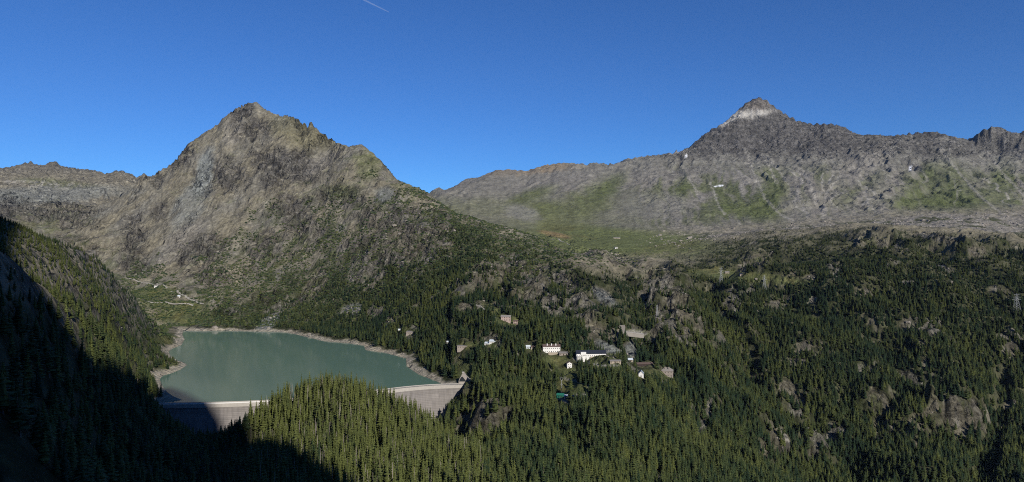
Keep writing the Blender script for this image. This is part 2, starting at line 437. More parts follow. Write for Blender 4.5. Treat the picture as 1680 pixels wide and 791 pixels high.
# ---- shore and dam: blend to the water line
nz_sh = fbm(X / 22, Y / 22, 3, 81)
wsh = sst(0, 70, LAKE)
ZS = np.maximum(0.34 * LAKE + nz_sh * np.clip(LAKE * 0.08, 0, 2.0) + 0.02, 0.02)
inside_dam = (X > crest[0][0] - 10) & (X < crest[-1][0] + 6)
downs = (DAMS < 0) & (DAMD < 260) & inside_dam & (LAKE > 0)
ZB = Z.copy()
Z = np.where(LAKE < 0, -np.minimum(28, -LAKE * 0.35) - 0.15, np.where(LAKE < 70, ZS * (1 - wsh) + np.maximum(Z, 2.0 + 0.10 * LAKE) * wsh, Z))
FL = -62 + 66 * sst(-122, -78, X) + 66 * sst(-465, -516, X)
ZD = FL + sst(26, 120, DAMD) * (np.maximum(ZB, FL + 2) - FL) + np.clip(DAMD - 26, 0, 30) * 0.2
Z = np.where(downs, np.minimum(ZB, ZD), Z)
# low rock bar off the promontory
qx, qy, _ = P(317, 561, 1585); _b = 2.6 * sst(1.0, 0.2, np.hypot((X - qx) / 15, (Y - qy - (X - qx) * .2) / 7) + 0.25 * nz_sh) - 1.4
Z = np.where((LAKE < 0) & (_b > -1.0), np.maximum(Z, _b), Z)
# the skyline itself: bring each ridge to its measured height, crags kept
_pxc = CX + np.tan(cols) * F
def fit_sky(sk, dfun, lo, hi, halfw):
    global Z
    sk = np.array(sk, float)
    for it in range(3):
        G = Z.reshape(NR, NC); EL = (G - CAMZ) / (np.exp(lnr)[:, None] * np.cos(cols)[None, :] + 1e-9)
        cs = np.nonzero((np.abs(cols) < half) & (_pxc >= lo) & (_pxc <= hi))[0]
        dl = np.log(np.array([dfun(p) for p in _pxc[cs]]) / np.cos(cols[cs]))
        w = np.exp(-((lnr[:, None] - dl[None]) / halfw) ** 2)
        cur = np.where(w > 0.25, EL[:, cs], -9).max(0)
        want = (CY - np.interp(_pxc[cs], sk[:, 0], sk[:, 1])) / F
        d = want - cur
        k = 9; d = np.convolve(np.pad(d, k // 2, mode='edge'), np.ones(k) / k, 'valid')
        taper = sst(lo, lo + 12, _pxc[cs]) * sst(hi, hi - 12, _pxc[cs])
        G[:, cs] += (w * (d * taper)[None] * np.exp(lnr)[:, None] * np.cos(cols[cs])[None]).astype(np.float32)
        Z = G.ravel()
fit_sky([(-20,284),(0,282),(20,278),(40,269),(46,263.5),(52,267),(66,275),(80,269),(87,262),(93,267),(102,274),(122,280),(145,282),(174,286.5),(194,279),(203,281),(214,285.5),(228,290),(243,293)], lambda p: float(np.interp(p, [0,145,243],[5000,5000,4500])), -20, 236, 0.10)
fit_sky(SK_PEAK + SK_RIGHT, peak_depth, 244, 1005, 0.09)
fit_sky(SK_MASS, mass_depth, 720, 1680, 0.07)
PY = pix_y()
HG = Z.reshape(NR, NC)
def height(x, y):
    x = np.asarray(x, float); y = np.asarray(y, float)
    th = np.arctan2(x, y); lr = np.log(np.maximum(np.hypot(x, y), 12.5))
    ci = np.interp(th, cols, np.arange(NC)); ri = np.interp(lr, lnr, np.arange(NR))
    c0 = np.clip(ci.astype(int), 0, NC - 2); r0 = np.clip(ri.astype(int), 0, NR - 2)
    a, b = ci - c0, ri - r0
    return (HG[r0, c0] * (1 - a) + HG[r0, c0 + 1] * a) * (1 - b) + (HG[r0 + 1, c0] * (1 - a) + HG[r0 + 1, c0 + 1] * a) * b
def grid_sample(G, x, y):
    th = np.arctan2(x, y); lr = np.log(np.maximum(np.hypot(x, y), 12.5))
    c = np.clip(np.rint(np.interp(th, cols, np.arange(NC))).astype(int), 0, NC - 1)
    r = np.clip(np.rint(np.interp(lr, lnr, np.arange(NR))).astype(int), 0, NR - 1)
    return G.reshape(NR, NC)[r, c]
def ground(px, py, dmin=300, dmax=6500):          # where a sight line first meets the ground
    t = np.exp(np.linspace(math.log(dmin), math.log(dmax), 2500))
    x = (px - CX) / F * t
    g = height(x, t) - (CAMZ - (py - CY) / F * t)
    k = np.argmax(g > 0) if (g > 0).any() else len(t) - 1
    return Vector((x[k], t[k], float(height(x[k], t[k]))))

# slope of the finished ground
dZr = np.gradient(HG, axis=0) / np.gradient(np.exp(lnr))[:, None]
dZc = np.gradient(HG, axis=1) / (np.gradient(cols)[None, :] * np.exp(lnr)[:, None])
SL = np.hypot(dZr, dZc).ravel()
DC = dZc.ravel()

# ------------------------------------------------------------------ land cover (albedo by what the ground is made of)
def lin(r, g, b): return np.array([r, g, b], np.float32)
ROCK_TAN, ROCK_GREY, ROCK_DARK = lin(.212,.190,.134), lin(.186,.178,.150), lin(.092,.086,.078)
SCREE, SCREE_BLUE, PALE = lin(.225,.208,.178), lin(.200,.212,.196), lin(.40,.375,.325)
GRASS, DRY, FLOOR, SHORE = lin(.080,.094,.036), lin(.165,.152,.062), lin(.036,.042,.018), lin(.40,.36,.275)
OCHRE, SNOW, CONC = lin(.24,.165,.085), lin(.85,.87,.9), lin(.36,.33,.29)
C = np.tile(ROCK_TAN, (len(Z), 1))
def mix(col, w):
    global C
    w = np.clip(w, 0, 1)[:, None].astype(np.float32)
    C = C * (1 - w) + col * w
n1 = fbm(X / 140, Y / 140, 4, 101); n2 = fbm(X / 38, Y / 38, 4, 103); n3 = fbm(X / 420, Y / 420, 3, 105); n4 = fbm(X / 12, Y / 12, 2, 107)
jx = n1 * 26 + n2 * 12; jy = n3 * 10 + n2 * 9
def blob(px, py, rx, ry, rot=0.0, soft=0.35, d0=0, d1=1e9):
    c, s = math.cos(math.radians(rot)), math.sin(math.radians(rot))
    k = min(rx, ry) / 30.0
    dx, dy = PX + jx * min(1, k) - px, PY + jy * min(1, k) - py
    q = np.hypot((dx * c + dy * s) / rx, (-dx * s + dy * c) / ry)
    return sst(1 + soft, 1 - soft, q + n2 * 0.25) * front * (dep > d0) * (dep < d1)

# left peak: tan turf and rock, purple-grey crags where steep
mix(ROCK_GREY, w_peak * (0.3 + 1.4 * n1))
crag = np.clip(sst(1.0, 1.6, SL + n2 * 0.5) * (0.25 + 0.75 * CRAG + 0.4 * w_far) + CRAG * (0.35 + 0.5 * n2), 0, 1)
mix(ROCK_DARK, crag * 0.75 * (w_peak + w_far * 0.6))
ldg = fbm((X + Z * .35) / 60, (Z - X * .30) / 26, 4, 151, 0.6)
mix(ROCK_DARK * 0.85, CRAG * sst(0.0, 0.32, ldg) * 0.85)  # dark rock bands, with the shade under overhangs painted into the colour
mix(ROCK_DARK * 1.2, w_peak * (1 - CRAG) * sst(0.26, 0.42, ldg) * 0.6)
mix(GRASS * 0.9 + DRY * 0.3, w_peak * sst(0.05, 0.4, n3 + n2 * 0.5) * sst(1.0, 0.6, SL) * 0.55)
mix(SCREE_BLUE, blob(335,283,12,42,18) * 0.9 * w_peak); mix(SCREE_BLUE, blob(315,330,22,50,28) * 0.55 * w_peak)
mix(SCREE, blob(290,400,60,16,-38) * 0.6 * w_peak); mix(SCREE, blob(380,215,14,30,10) * 0.4 * w_peak); mix(SCREE, blob(530,262,36,12,-45) * 0.5 * w_peak)
mix(GRASS * 1.3, blob(600,275,22,22,30) * 0.5 * w_peak); mix(GRASS * 1.2, blob(560,315,30,12,0) * 0.5 * w_peak); mix(DRY, blob(500,215,60,30,20) * 0.35 * w_peak)
mix(SCREE_BLUE * 0.75, blob(628,322,16,15,0) * 0.8 * w_peak)
# far range at the left
mix(SCREE * .9, w_far * 0.25); mix(SCREE_BLUE * 1.0, blob(60,320,150,14,-3) * 0.65); mix(ROCK_DARK * 1.2, w_far * sst(290, 274, PY) * 0.5); mix(GRASS * 1.4, blob(90,300,60,6,4) * w_far * 0.5)
mix(PALE, blob(70,302,70,5,3) * w_far * sst(-0.1, 0.3, n2) * 0.8)
mix(ROCK_DARK, blob(10,345,20,22,0) * 0.7)
# right massif: banded rock above, chutes of scree and strips of turf below
mix(ROCK_GREY * 0.95, w_mass)
mix(ROCK_DARK * 1.25, w_mass * sst(265, 240, PY + n2 * 14 + n1 * 8) * (0.55 * sst(1100, 1140, PX) + 0.37 * sst(1125, 1150, PX) * sst(1430, 1380, PX)))
mix(ROCK_DARK * 1.1, w_mass * sst(0.2, -0.15, rib) * up * 0.6)
strata = pnoise(Z / 16 + n3 * 2 + n1, X / 700, 141)
C *= (1 + 0.42 * strata * w_mass * sst(270, 240, PY) * sst(1080, 1140, PX))[:, None]
strip = ridged(XM / 90 + n3 * 1.2, Y / 1500, 4, 121, 0.6)
lowband = sst(262, 300, PY) * w_mass
mix(SCREE * 0.80, lowband * 0.8)
mix(GRASS, lowband * sst(0.30, 0.52, strip * 0.5 + n3 * 0.5 + 0.13) * 0.8 * sst(1000, 1100, PX))
for a in [(1240,350,34,16,10),(1215,338,20,14,30),(1120,310,16,18,40),(1190,345,12,12,0),(1270,305,18,26,-30),(1370,310,14,22,0),(1440,310,16,26,15),(1560,310,42,36,35),(1610,340,50,22,15),(1640,300,22,30,30),(1550,340,60,16,15),
          (1350,300,10,22,0),(970,330,50,24,-35),(870,322,40,10,-20),(1000,305,30,10,-35),(900,345,30,14,0),(1285,330,12,24,-25),(1660,335,20,20,0),(1180,335,14,20,0),(1260,330,20,22,-20),(1320,335,10,20,0),(1400,320,10,16,20),(1480,335,20,20,30),(1520,290,16,20,30)]:
    mix(GRASS * 1.15, blob(*a, soft=0.7) * (0.78 + 0.35 * n2) * w_mass)
for a in [(1430,330,60,26,-35),(1400,285,70,18,-35),(1300,345,20,30,0),(1345,330,30,34,0)]:
    mix(SCREE * 0.92, blob(*a, soft=0.6) * 0.75 * w_mass)
mix(GRASS * 0.95 + DRY * 0.25, w_mass * sst(300, 350, PY + n1 * 20) * sst(1130, 1000, PX) * (0.5 + 0.6 * n3))
fall = fbm(XM / 30 + n3 * .6, Y / 1100, 3, 161)
C *= (1 + 0.28 * fall * lowband)[:, None]
chute = sst(0.80, 0.95, ridged(XM / 190 + n3 * 0.8, Y / 3800, 2, 131, 0.3)) * lowband * sst(1040, 1120, PX)
mix(PALE * 0.72, chute * 0.8)
def streak(line, wpx, col, k=1.0):                 # a chute, path or stream bed along measured points
    d = np.full(X.shape, 1e9, np.float32)
    for (ax, ay), (bx, by) in zip(line[:-1], line[1:]):
        ex, ey = bx - ax, by - ay
        t = np.clip(((PX + n2 * 5 - ax) * ex + (PY - ay) * ey) / (ex * ex + ey * ey), 0, 1)
        d = np.minimum(d, np.hypot(PX + n2 * 5 - ax - t * ex, PY - ay - t * ey))
    mix(col, sst(wpx, wpx * 0.3, d) * k * front)
for ln in [[(1222,245),(1240,290),(1255,325),(1280,352),(1300,362)],[(1260,258),(1285,290),(1310,325),(1322,350)],[(1380,285),(1355,320),(1350,358)],[(1350,285),(1348,318)],
           [(1545,248),(1580,290),(1605,320),(1650,355),(1680,362)],[(1620,250),(1650,290),(1680,320)],[(1165,300),(1180,340),(1190,352)],[(1130,290),(1150,330)],[(1250,250),(1275,300)],[(1420,320),(1425,340)]]:
    streak(ln, 2.6, PALE * 0.72, 0.6)
mix(PALE * 1.15, np.clip(blob(1225,187,44,6,-6,0.4) + blob(1193,199,16,5,-30,0.4), 0, 1) * 0.85 * (dep > 4600))
mix(ROCK_DARK * 1.4 + OCHRE * 0.15, blob(1242,171,26,10,0,0.3) * 0.9 * (dep > 4600))
mix(OCHRE * 0.9 + ROCK_GREY * 0.2, blob(870,278,70,9,-5) * w_mass * 0.55)
mix(ROCK_GREY * 0.8, blob(810,300,60,16,-18) * w_mass * 0.5)
mix(ROCK_GREY * 1.1, blob(858,350,30,12,15) * 0.7 * (dep > 2800)); mix(ROCK_GREY, blob(1080,340,60,22,0) * 0.6 * w_mass)
for a in [(1182,305,4,1.2,-5),(1174,306,2.5,1.0,0),(1493,277,2.5,2.5,0),(1126,256,2,2,0)]:
    mix(SNOW, blob(*a, soft=0.3) * (dep > 3300))
mix(PALE * 0.8, blob(1110,249,18,3,-12) * (dep > 4500) * 0.8)
crk = ridged((X + n2 * 8) / 30, (Z + X * .25 + n2 * 6) / 19, 3, 153, 0.6)
C *= (1 + np.clip(w_peak + .6 * w_far, 0, 1) * (0.05 + 0.30 * n4 - 0.42 * sst(0.62, 0.9, crk) * (0.45 + 0.55 * CRAG)))[:, None]
C *= (1 + 0.06 * w_mass + .2 * w_mass * n4 * (1 - lowband))[:, None]
# moraine of pale boulders
mor = sst(2450, 2750, dep) * sst(3350, 3050, dep) * sst(1030, 1150, PX) * front
mix(SCREE * 0.85, mor * 0.9); mix(PALE * 0.75, mor * sst(0.1, 0.5, n2 + 0.3 * n4) * 0.7); mix(GRASS, mor * sst(0.0, 0.35, n1 - n2 * .5) * 0.6)
mix(FLOOR, mor * sst(0.05, 0.35, -n2 + n1) * 0.7)
# forest floor below the tree line
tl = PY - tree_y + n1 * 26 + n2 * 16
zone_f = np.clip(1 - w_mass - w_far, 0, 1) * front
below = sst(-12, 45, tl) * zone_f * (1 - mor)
mix(GRASS * 0.75, below * 0.6)
mix(GRASS * 0.85, w_peak * sst(-150, -20, tl) * sst(-.05, .3, n2 + n1 * .6) * 0.75)
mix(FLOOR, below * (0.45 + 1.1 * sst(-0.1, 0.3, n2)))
# rock that shows between the trees
ROCKS = [(800,690,55,42,0),(800,455,40,26,0),(862,478,40,34,0),(930,500,50,30,0),(765,470,16,18,0),(830,430,36,16,0),(905,455,50,20,20),(700,400,50,40,-30),(620,430,50,30,-30),(520,460,26,14,-35),
         (460,505,14,10,0),(650,370,50,30,0),(990,485,22,10,28),(985,545,40,22,0),(1090,475,45,30,10),(1110,525,48,30,20),(1140,550,16,30,0),(975,415,14,10,0),(1010,425,20,12,40),
         (1310,672,16,22,0),(1270,725,36,26,0),(1345,735,18,28,20),(1570,680,50,40,40),(1500,700,26,30,0),(1435,660,22,24,0),(1440,700,20,20,0),(1200,500,14,18,0),(1238,470,10,12,0),(1210,480,12,16,0),
         (1440,398,22,8,0),(1480,405,12,8,0),(1600,415,16,14,0),(1545,390,60,6,8),(1500,530,20,14,0),(1525,545,20,12,0),(1485,545,12,8,0),(1240,425,30,9,-20),(1215,442,12,10,0),(1340,500,16,10,0),(1290,490,8,8,0),
         (1270,500,18,10,0),(1640,525,10,6,0),(1650,555,36,5,8),(1420,605,16,10,0),(1400,640,18,6,0),(1330,455,12,6,0),(1490,465,14,6,0),(1370,452,10,5,0),(1170,670,12,20,0),(1240,620,14,6,0),(1155,700,16,24,0),
         (1180,560,16,20,0),(1655,660,14,12,0),(1670,700,12,12,0),(1080,784,14,10,0),(740,783,20,14,0),(620,752,26,12,15),(720,740,12,8,0),(880,710,14,16,0),(780,505,30,12,0),(830,505,28,10,15),
         (1070,585,10,5,0),(1000,575,40,10,20),(1030,568,14,16,0),(130,405,40,22,25),(200,500,12,14,0),(120,480,14,10,30),(150,520,14,14,30),(90,455,12,6,30),(210,540,10,10,0),(190,470,8,14,0),(250,520,8,10,0),(575,508,22,8,-10)]
ROCKW = np.zeros_like(Z)
for a in ROCKS: ROCKW = np.maximum(ROCKW, blob(*a, soft=0.55, d0=300))
ragg = fbm(X / 26, Y / 26, 3, 205)
ROCKW = sst(0.36, 0.66, ROCKW * 0.75 + 0.85 * ragg * (ROCKW > 0.02)) * (1 - w_mass)
extra = sst(0.35, 0.48, fbm(X / 70, Y / 60, 4, 207) + 0.2 * sst(0.5, 1.0, SL)) * below * (dep > 950) * (dep < 2600)
ROCKW = np.maximum(ROCKW, extra * 0.95 * (1 - w_mass))
ROCKW = np.maximum(ROCKW, sst(0.12, 0.3, fbm(X / 60, Y / 45, 4, 211)) * (PX < 300) * (PX > -60) * (dep > 440) * (dep < 1600) * (LAKE > 25))
crack = ridged(X / 15 + n2, Y / 26, 3, 209, 0.6)
mix(ROCK_TAN * 0.72, ROCKW * 0.9)
mix(ROCK_GREY * .85, ROCKW * sst(-0.2, 0.3, n1) * 0.8)
mix(ROCK_DARK, ROCKW * crag * 0.35)
mix(GRASS * 0.8, ROCKW * sst(0.05, 0.35, n2 - 0.3 * n4) * 0.75)
mix(ROCK_DARK * 0.8, ROCKW * sst(0.66, 0.86, crack) * 0.7)
mix(PALE * 0.8, ROCKW * sst(0.25, 0.5, -n2 + .3 * n4) * 0.4)
SCREEW = np.maximum.reduce([blob(990,486,26,9,32,0.3), blob(575,508,20,9,-12,0.3), blob(1000,572,30,9,28,0.3), blob(440,530,26,10,-40,0.3), blob(1035,575,14,16,0,0.3)]) * (dep < 2200)
mix(SCREE_BLUE * 0.85, SCREEW * sst(-.35, .2, n2 + .3) * 0.85)
# meadows
MEAD = np.clip(np.maximum.reduce([meadow_w, blob(1010,396,160,24,3) * (dep > 2150), meadow2, blob(920,388,50,12,8) * (dep > 2300)]), 0, 1)
mix(GRASS * 1.35 + DRY * 0.1, MEAD * 0.97); mix(DRY * 0.75, MEAD * sst(0.0, 0.45, n3 + n2 * 0.4) * 0.6); mix(OCHRE, blob(910,385,26,4,12) * (dep > 2300) * 0.7)
mix(DRY * 0.9, meadow2 * 0.7)
# valley floor behind the lake, village clearings
CLEAR = [(285,502,50,9,3),(300,520,50,12,0),(255,480,40,10,0),(930,612,26,10,0),(940,640,34,16,20),(905,592,24,10,0),(975,590,30,8,0),(1040,547,26,7,5),(835,528,24,6,0),(815,515,30,8,35),(770,568,18,6,0),(805,563,14,5,0),
         (1000,602,30,5,0),(1075,615,34,9,0),(955,650,26,10,0),(675,545,12,6,0),(760,606,14,20,-20),(762,622,12,10,0),(1235,456,100,8,5),(870,570,12,5,0),(290,602,26,10,0),(275,556,24,10,0),(990,585,40,6,0)]
CLW = np.zeros_like(Z)
for a in CLEAR: CLW = np.maximum(CLW, blob(*a, soft=0.3, d0=800))
CLW *= (1 - w_mass)
mix(GRASS * 1.25, CLW * 0.85); mix(DRY * 0.9, CLW * sst(-0.1, 0.3, n2) * 0.6)
for ln, wd in [([(903,606),(930,622),(958,628)],2.2),([(890,640),(905,650),(935,660)],2.5),([(935,650),(975,645),(965,632)],2.2),([(940,588),(985,600),(1012,600)],2.0),([(1010,548),(1040,543),(1058,548)],3.5)]:
    streak(ln, wd, PALE * 0.9, 0.85 * 1)
# bleached band along the shore
band = sst(20, 9, LAKE + n2 * 16 + n4 * 6) * (LAKE > -6) * (1 - sst(12, 17, Z))
mix(SHORE, band * 0.95); mix(OCHRE * 1.4, band * sst(0.1, 0.5, n1) * 0.5); mix(ROCK_GREY, band * sst(0.1, 0.4, n4) * 0.5)
mix(ROCK_TAN * 1.1, (LAKE < 0) * 1.0)
DARKLEFT = sst(500, 300, PX) * (dep < 1250) * front
C *= (1 + 0.35 * n4 * 0.6 + 0.20 * n2)[:, None]
C = np.clip(C, 0.012, 0.9)
CRAGW = np.clip(np.maximum.reduce([0.30 * w_peak + 0.7 * CRAG, w_far * .6, w_mass * (0.18 + 0.82 * sst(268, 240, PY)) * sst(1000, 1120, PX) + .15 * w_mass, ROCKW * .8]), 0, 1) * (1 - .7 * np.clip(blob(1225,187,44,6,-6,0.4), 0, 1) * (dep > 4600))

# ------------------------------------------------------------------ materials
def new_mat(name):
    m = bpy.data.materials.new(name); m.use_nodes = True
    nt = m.node_tree
    return m, nt, nt.nodes['Principled BSDF']
def N(nt, typ, **kw):
    x = nt.nodes.new(typ)
    for k, v in kw.items(): setattr(x, k, v)
    return x
def simple(name, col, rough=0.8, var=0.25, scale=0.6, metal=0.0, spec=0.3, bump=0.0):
    m, nt, b = new_mat(name)
    tc = N(nt, 'ShaderNodeTexCoord'); no = N(nt, 'ShaderNodeTexNoise')
    no.inputs['Scale'].default_value = scale; no.inputs['Detail'].default_value = 5
    nt.links.new(tc.outputs['Object'], no.inputs['Vector'])
    mr = N(nt, 'ShaderNodeMapRange'); mr.inputs['To Min'].default_value = 1 - var; mr.inputs['To Max'].default_value = 1 + var
    nt.links.new(no.outputs['Fac'], mr.inputs['Value'])
    mx = N(nt, 'ShaderNodeMix', data_type='RGBA', blend_type='MULTIPLY'); mx.inputs['Factor'].default_value = 1
    mx.inputs['A'].default_value = (*col, 1)
    nt.links.new(mr.outputs[0], mx.inputs['B']); nt.links.new(mx.outputs['Result'], b.inputs['Base Color'])
    b.inputs['Roughness'].default_value = rough; b.inputs['Metallic'].default_value = metal; b.inputs['Specular IOR Level'].default_value = spec
    if bump:
        bp = N(nt, 'ShaderNodeBump'); bp.inputs['Strength'].default_value = bump; bp.inputs['Distance'].default_value = 0.3
        nt.links.new(no.outputs['Fac'], bp.inputs['Height']); nt.links.new(bp.outputs[0], b.inputs['Normal'])
    return m

def land_material():
    m, nt, b = new_mat("land")
    at = N(nt, 'ShaderNodeVertexColor', layer_name='land')
    geo = N(nt, 'ShaderNodeNewGeometry')
    n_f = N(nt, 'ShaderNodeTexNoise'); n_f.inputs['Scale'].default_value = 0.11; n_f.inputs['Detail'].default_value = 7; n_f.inputs['Roughness'].default_value = 0.68
    n_g = N(nt, 'ShaderNodeTexNoise'); n_g.inputs['Scale'].default_value = 0.025; n_g.inputs['Detail'].default_value = 6; n_g.inputs['Roughness'].default_value = 0.6
    vo = N(nt, 'ShaderNodeTexVoronoi'); vo.inputs['Scale'].default_value = 0.09
    for t in (n_f, n_g, vo): nt.links.new(geo.outputs['Position'], t.inputs['Vector'])
    m1 = N(nt, 'ShaderNodeMapRange'); m1.inputs['From Min'].default_value = 0.3; m1.inputs['From Max'].default_value = 0.7; m1.inputs['To Min'].default_value = 0.55; m1.inputs['To Max'].default_value = 1.45
    nt.links.new(n_f.outputs['Fac'], m1.inputs['Value'])
    m2 = N(nt, 'ShaderNodeMapRange'); m2.inputs['From Min'].default_value = 0.3; m2.inputs['From Max'].default_value = 0.7; m2.inputs['To Min'].default_value = 0.75; m2.inputs['To Max'].default_value = 1.25
    nt.links.new(n_g.outputs['Fac'], m2.inputs['Value'])
    mu = N(nt, 'ShaderNodeMath', operation='MULTIPLY'); m1b = N(nt, 'ShaderNodeMix', data_type='FLOAT'); m1b.inputs['B'].default_value = 1.0; a6 = N(nt, 'ShaderNodeMath', operation='MULTIPLY'); a6.inputs[1].default_value = 0.55; nt.links.new(at.outputs['Alpha'], a6.inputs[0]); nt.links.new(a6.outputs[0], m1b.inputs['Factor']); nt.links.new(m1.outputs[0], m1b.inputs['A']); nt.links.new(m1b.outputs['Result'], mu.inputs[0]); nt.links.new(m2.outputs[0], mu.inputs[1])
    mx = N(nt, 'ShaderNodeMix', data_type='RGBA', blend_type='MULTIPLY'); mx.inputs['Factor'].default_value = 1
    nt.links.new(at.outputs['Color'], mx.inputs['A']); nt.links.new(mu.outputs[0], mx.inputs['B'])
    cg = N(nt, 'ShaderNodeAttribute', attribute_name='crag')
    # fractured blocks: two sizes of cells, warped, with dark joints between them
    nw = N(nt, 'ShaderNodeTexNoise'); nw.inputs['Scale'].default_value = 0.03; nw.inputs['Detail'].default_value = 4; nt.links.new(geo.outputs['Position'], nw.inputs['Vector'])
    sc_ = N(nt, 'ShaderNodeVectorMath', operation='MULTIPLY_ADD'); sc_.inputs[1].default_value = (70, 70, 70); nt.links.new(nw.outputs['Color'], sc_.inputs[0]); nt.links.new(geo.outputs['Position'], sc_.inputs[2])
    mp = N(nt, 'ShaderNodeMapping'); mp.inputs['Rotation'].default_value = (0.25, 0.35, 0.2); mp.inputs['Scale'].default_value = (1, 1, 1.9); nt.links.new(sc_.outputs[0], mp.inputs['Vector'])
    joints = []; cells = []
    for scale, wd in ((0.016, 0.07), (0.045, 0.08)):
        ve = N(nt, 'ShaderNodeTexVoronoi', feature='DISTANCE_TO_EDGE'); ve.inputs['Scale'].default_value = scale; nt.links.new(mp.outputs[0], ve.inputs['Vector'])
        r_ = N(nt, 'ShaderNodeMapRange'); r_.inputs['From Max'].default_value = wd; r_.inputs['To Min'].default_value = 0.55; r_.inputs['To Max'].default_value = 1.0; nt.links.new(ve.outputs['Distance'], r_.inputs['Value']); joints.append(r_)
        vc = N(nt, 'ShaderNodeTexVoronoi'); vc.inputs['Scale'].default_value = scale; nt.links.new(mp.outputs[0], vc.inputs['Vector']); cells.append(vc)
    jm = N(nt, 'ShaderNodeMath', operation='MULTIPLY'); nt.links.new(joints[0].outputs[0], jm.inputs[0]); nt.links.new(joints[1].outputs[0], jm.inputs[1])
    sx_ = N(nt, 'ShaderNodeSeparateColor'); nt.links.new(cells[1].outputs['Color'], sx_.inputs[0])
    cv = N(nt, 'ShaderNodeMapRange'); cv.inputs['To Min'].default_value = 0.72; cv.inputs['To Max'].default_value = 1.32; nt.links.new(sx_.outputs[0], cv.inputs['Value'])
    jc = N(nt, 'ShaderNodeMath', operation='MULTIPLY'); nt.links.new(jm.outputs[0], jc.inputs[0]); nt.links.new(cv.outputs[0], jc.inputs[1])
    jmix = N(nt, 'ShaderNodeMix', data_type='FLOAT'); jmix.inputs['A'].default_value = 1.0; nt.links.new(cg.outputs['Fac'], jmix.inputs['Factor']); nt.links.new(jc.outputs[0], jmix.inputs['B'])
    mx2 = N(nt, 'ShaderNodeMix', data_type='RGBA', blend_type='MULTIPLY'); mx2.inputs['Factor'].default_value = 1
    nt.links.new(mx.outputs['Result'], mx2.inputs['A']); nt.links.new(jmix.outputs['Result'], mx2.inputs['B'])
    nt.links.new(mx2.outputs['Result'], b.inputs['Base Color'])
    ad = N(nt, 'ShaderNodeMath', operation='MULTIPLY_ADD'); ad.inputs[1].default_value = 0.25
    nt.links.new(vo.outputs['Distance'], ad.inputs[0]); nt.links.new(n_f.outputs['Fac'], ad.inputs[2])
    g2 = N(nt, 'ShaderNodeMath', operation='MULTIPLY'); g2.inputs[1].default_value = 2.2; nt.links.new(n_g.outputs['Fac'], g2.inputs[0])
    af = N(nt, 'ShaderNodeMath', operation='MULTIPLY'); af.inputs[1].default_value = 0.6; nt.links.new(at.outputs['Alpha'], af.inputs[0])
    fm_ = N(nt, 'ShaderNodeMix', data_type='FLOAT'); nt.links.new(af.outputs[0], fm_.inputs['Factor']); nt.links.new(ad.outputs[0], fm_.inputs['A']); nt.links.new(g2.outputs[0], fm_.inputs['B'])
    bp = N(nt, 'ShaderNodeBump'); bp.inputs['Strength'].default_value = 0.9; bp.inputs['Distance'].default_value = 9.0
    cs_ = N(nt, 'ShaderNodeMath', operation='MULTIPLY_ADD'); cs_.inputs[1].default_value = 0.45; nt.links.new(cells[1].outputs['Distance'], cs_.inputs[0]); nt.links.new(cells[0].outputs['Distance'], cs_.inputs[2])
    ck = N(nt, 'ShaderNodeMath', operation='MULTIPLY'); nt.links.new(cs_.outputs[0], ck.inputs[0]); nt.links.new(cg.outputs['Fac'], ck.inputs[1])
    hh_ = N(nt, 'ShaderNodeMath', operation='MULTIPLY_ADD'); hh_.inputs[1].default_value = -2.2; nt.links.new(ck.outputs[0], hh_.inputs[0]); nt.links.new(fm_.outputs['Result'], hh_.inputs[2])
    nt.links.new(hh_.outputs[0], bp.inputs['Height']); nt.links.new(bp.outputs[0], b.inputs['Normal'])
    b.inputs['Roughness'].default_value = 0.95; b.inputs['Specular IOR Level'].default_value = 0.1
    return m
M_LAND = land_material()

# ------------------------------------------------------------------ terrain meshes (one grid, cut into the places it shows)
idx = np.arange(NR * NC, dtype=np.int32).reshape(NR, NC)
q = np.stack([idx[:-1, :-1], idx[:-1, 1:], idx[1:, 1:], idx[1:, :-1]], -1).reshape(-1, 4)
pos = np.stack([X, Y, Z], -1).astype(np.float32)
# smooth normals of the whole grid, so the cuts leave no seam
e1 = np.stack([np.gradient(X.reshape(NR, NC), axis=0), np.gradient(Y.reshape(NR, NC), axis=0), np.gradient(HG, axis=0)], -1)
e2 = np.stack([np.gradient(X.reshape(NR, NC), axis=1), np.gradient(Y.reshape(NR, NC), axis=1), np.gradient(HG, axis=1)], -1)
nrm = np.cross(e2, e1); nrm /= np.linalg.norm(nrm, axis=-1, keepdims=True) + 1e-12
nrm = nrm.reshape(-1, 3); nrm[nrm[:, 2] < 0] *= -1
def cell(a): return a[q].mean(1)
cX, cY, cPX, cPY, cLK, cTH = cell(X), cell(Y), cell(PX), cell(PY), cell(LAKE), cell(TH)
reg = np.zeros(len(q), int)                                     # 0: valley terrain
reg[(cY > 3150) & (cPX > 640) & (cPX < 2600)] = 1               # right massif
reg[(cY > 3250) & (cPX <= 640) & (cPX > -1000)] = 2             # far range
pk = (cY > 1350) & (cY <= 3250) & (cPX < 1030) & (cPX > -400) & (cLK > 0)
pk &= (cPX - 130) * 1.0 > (1500 - cY) * 1.3
reg[pk & ~((cPX > 690) & (cY > 2550))] = 3                      # left peak
reg[(cY > 330) & (cY < 1650) & (cPX < 300) & (cPX > -700) & (reg != 3) & (cLK > 0)] = 4     # left hillside
reg[(cLK > 0) & (cLK < 26) & (cell(Z) < 14) & (cell(DAMD) > 10)] = 5         # bleached shore
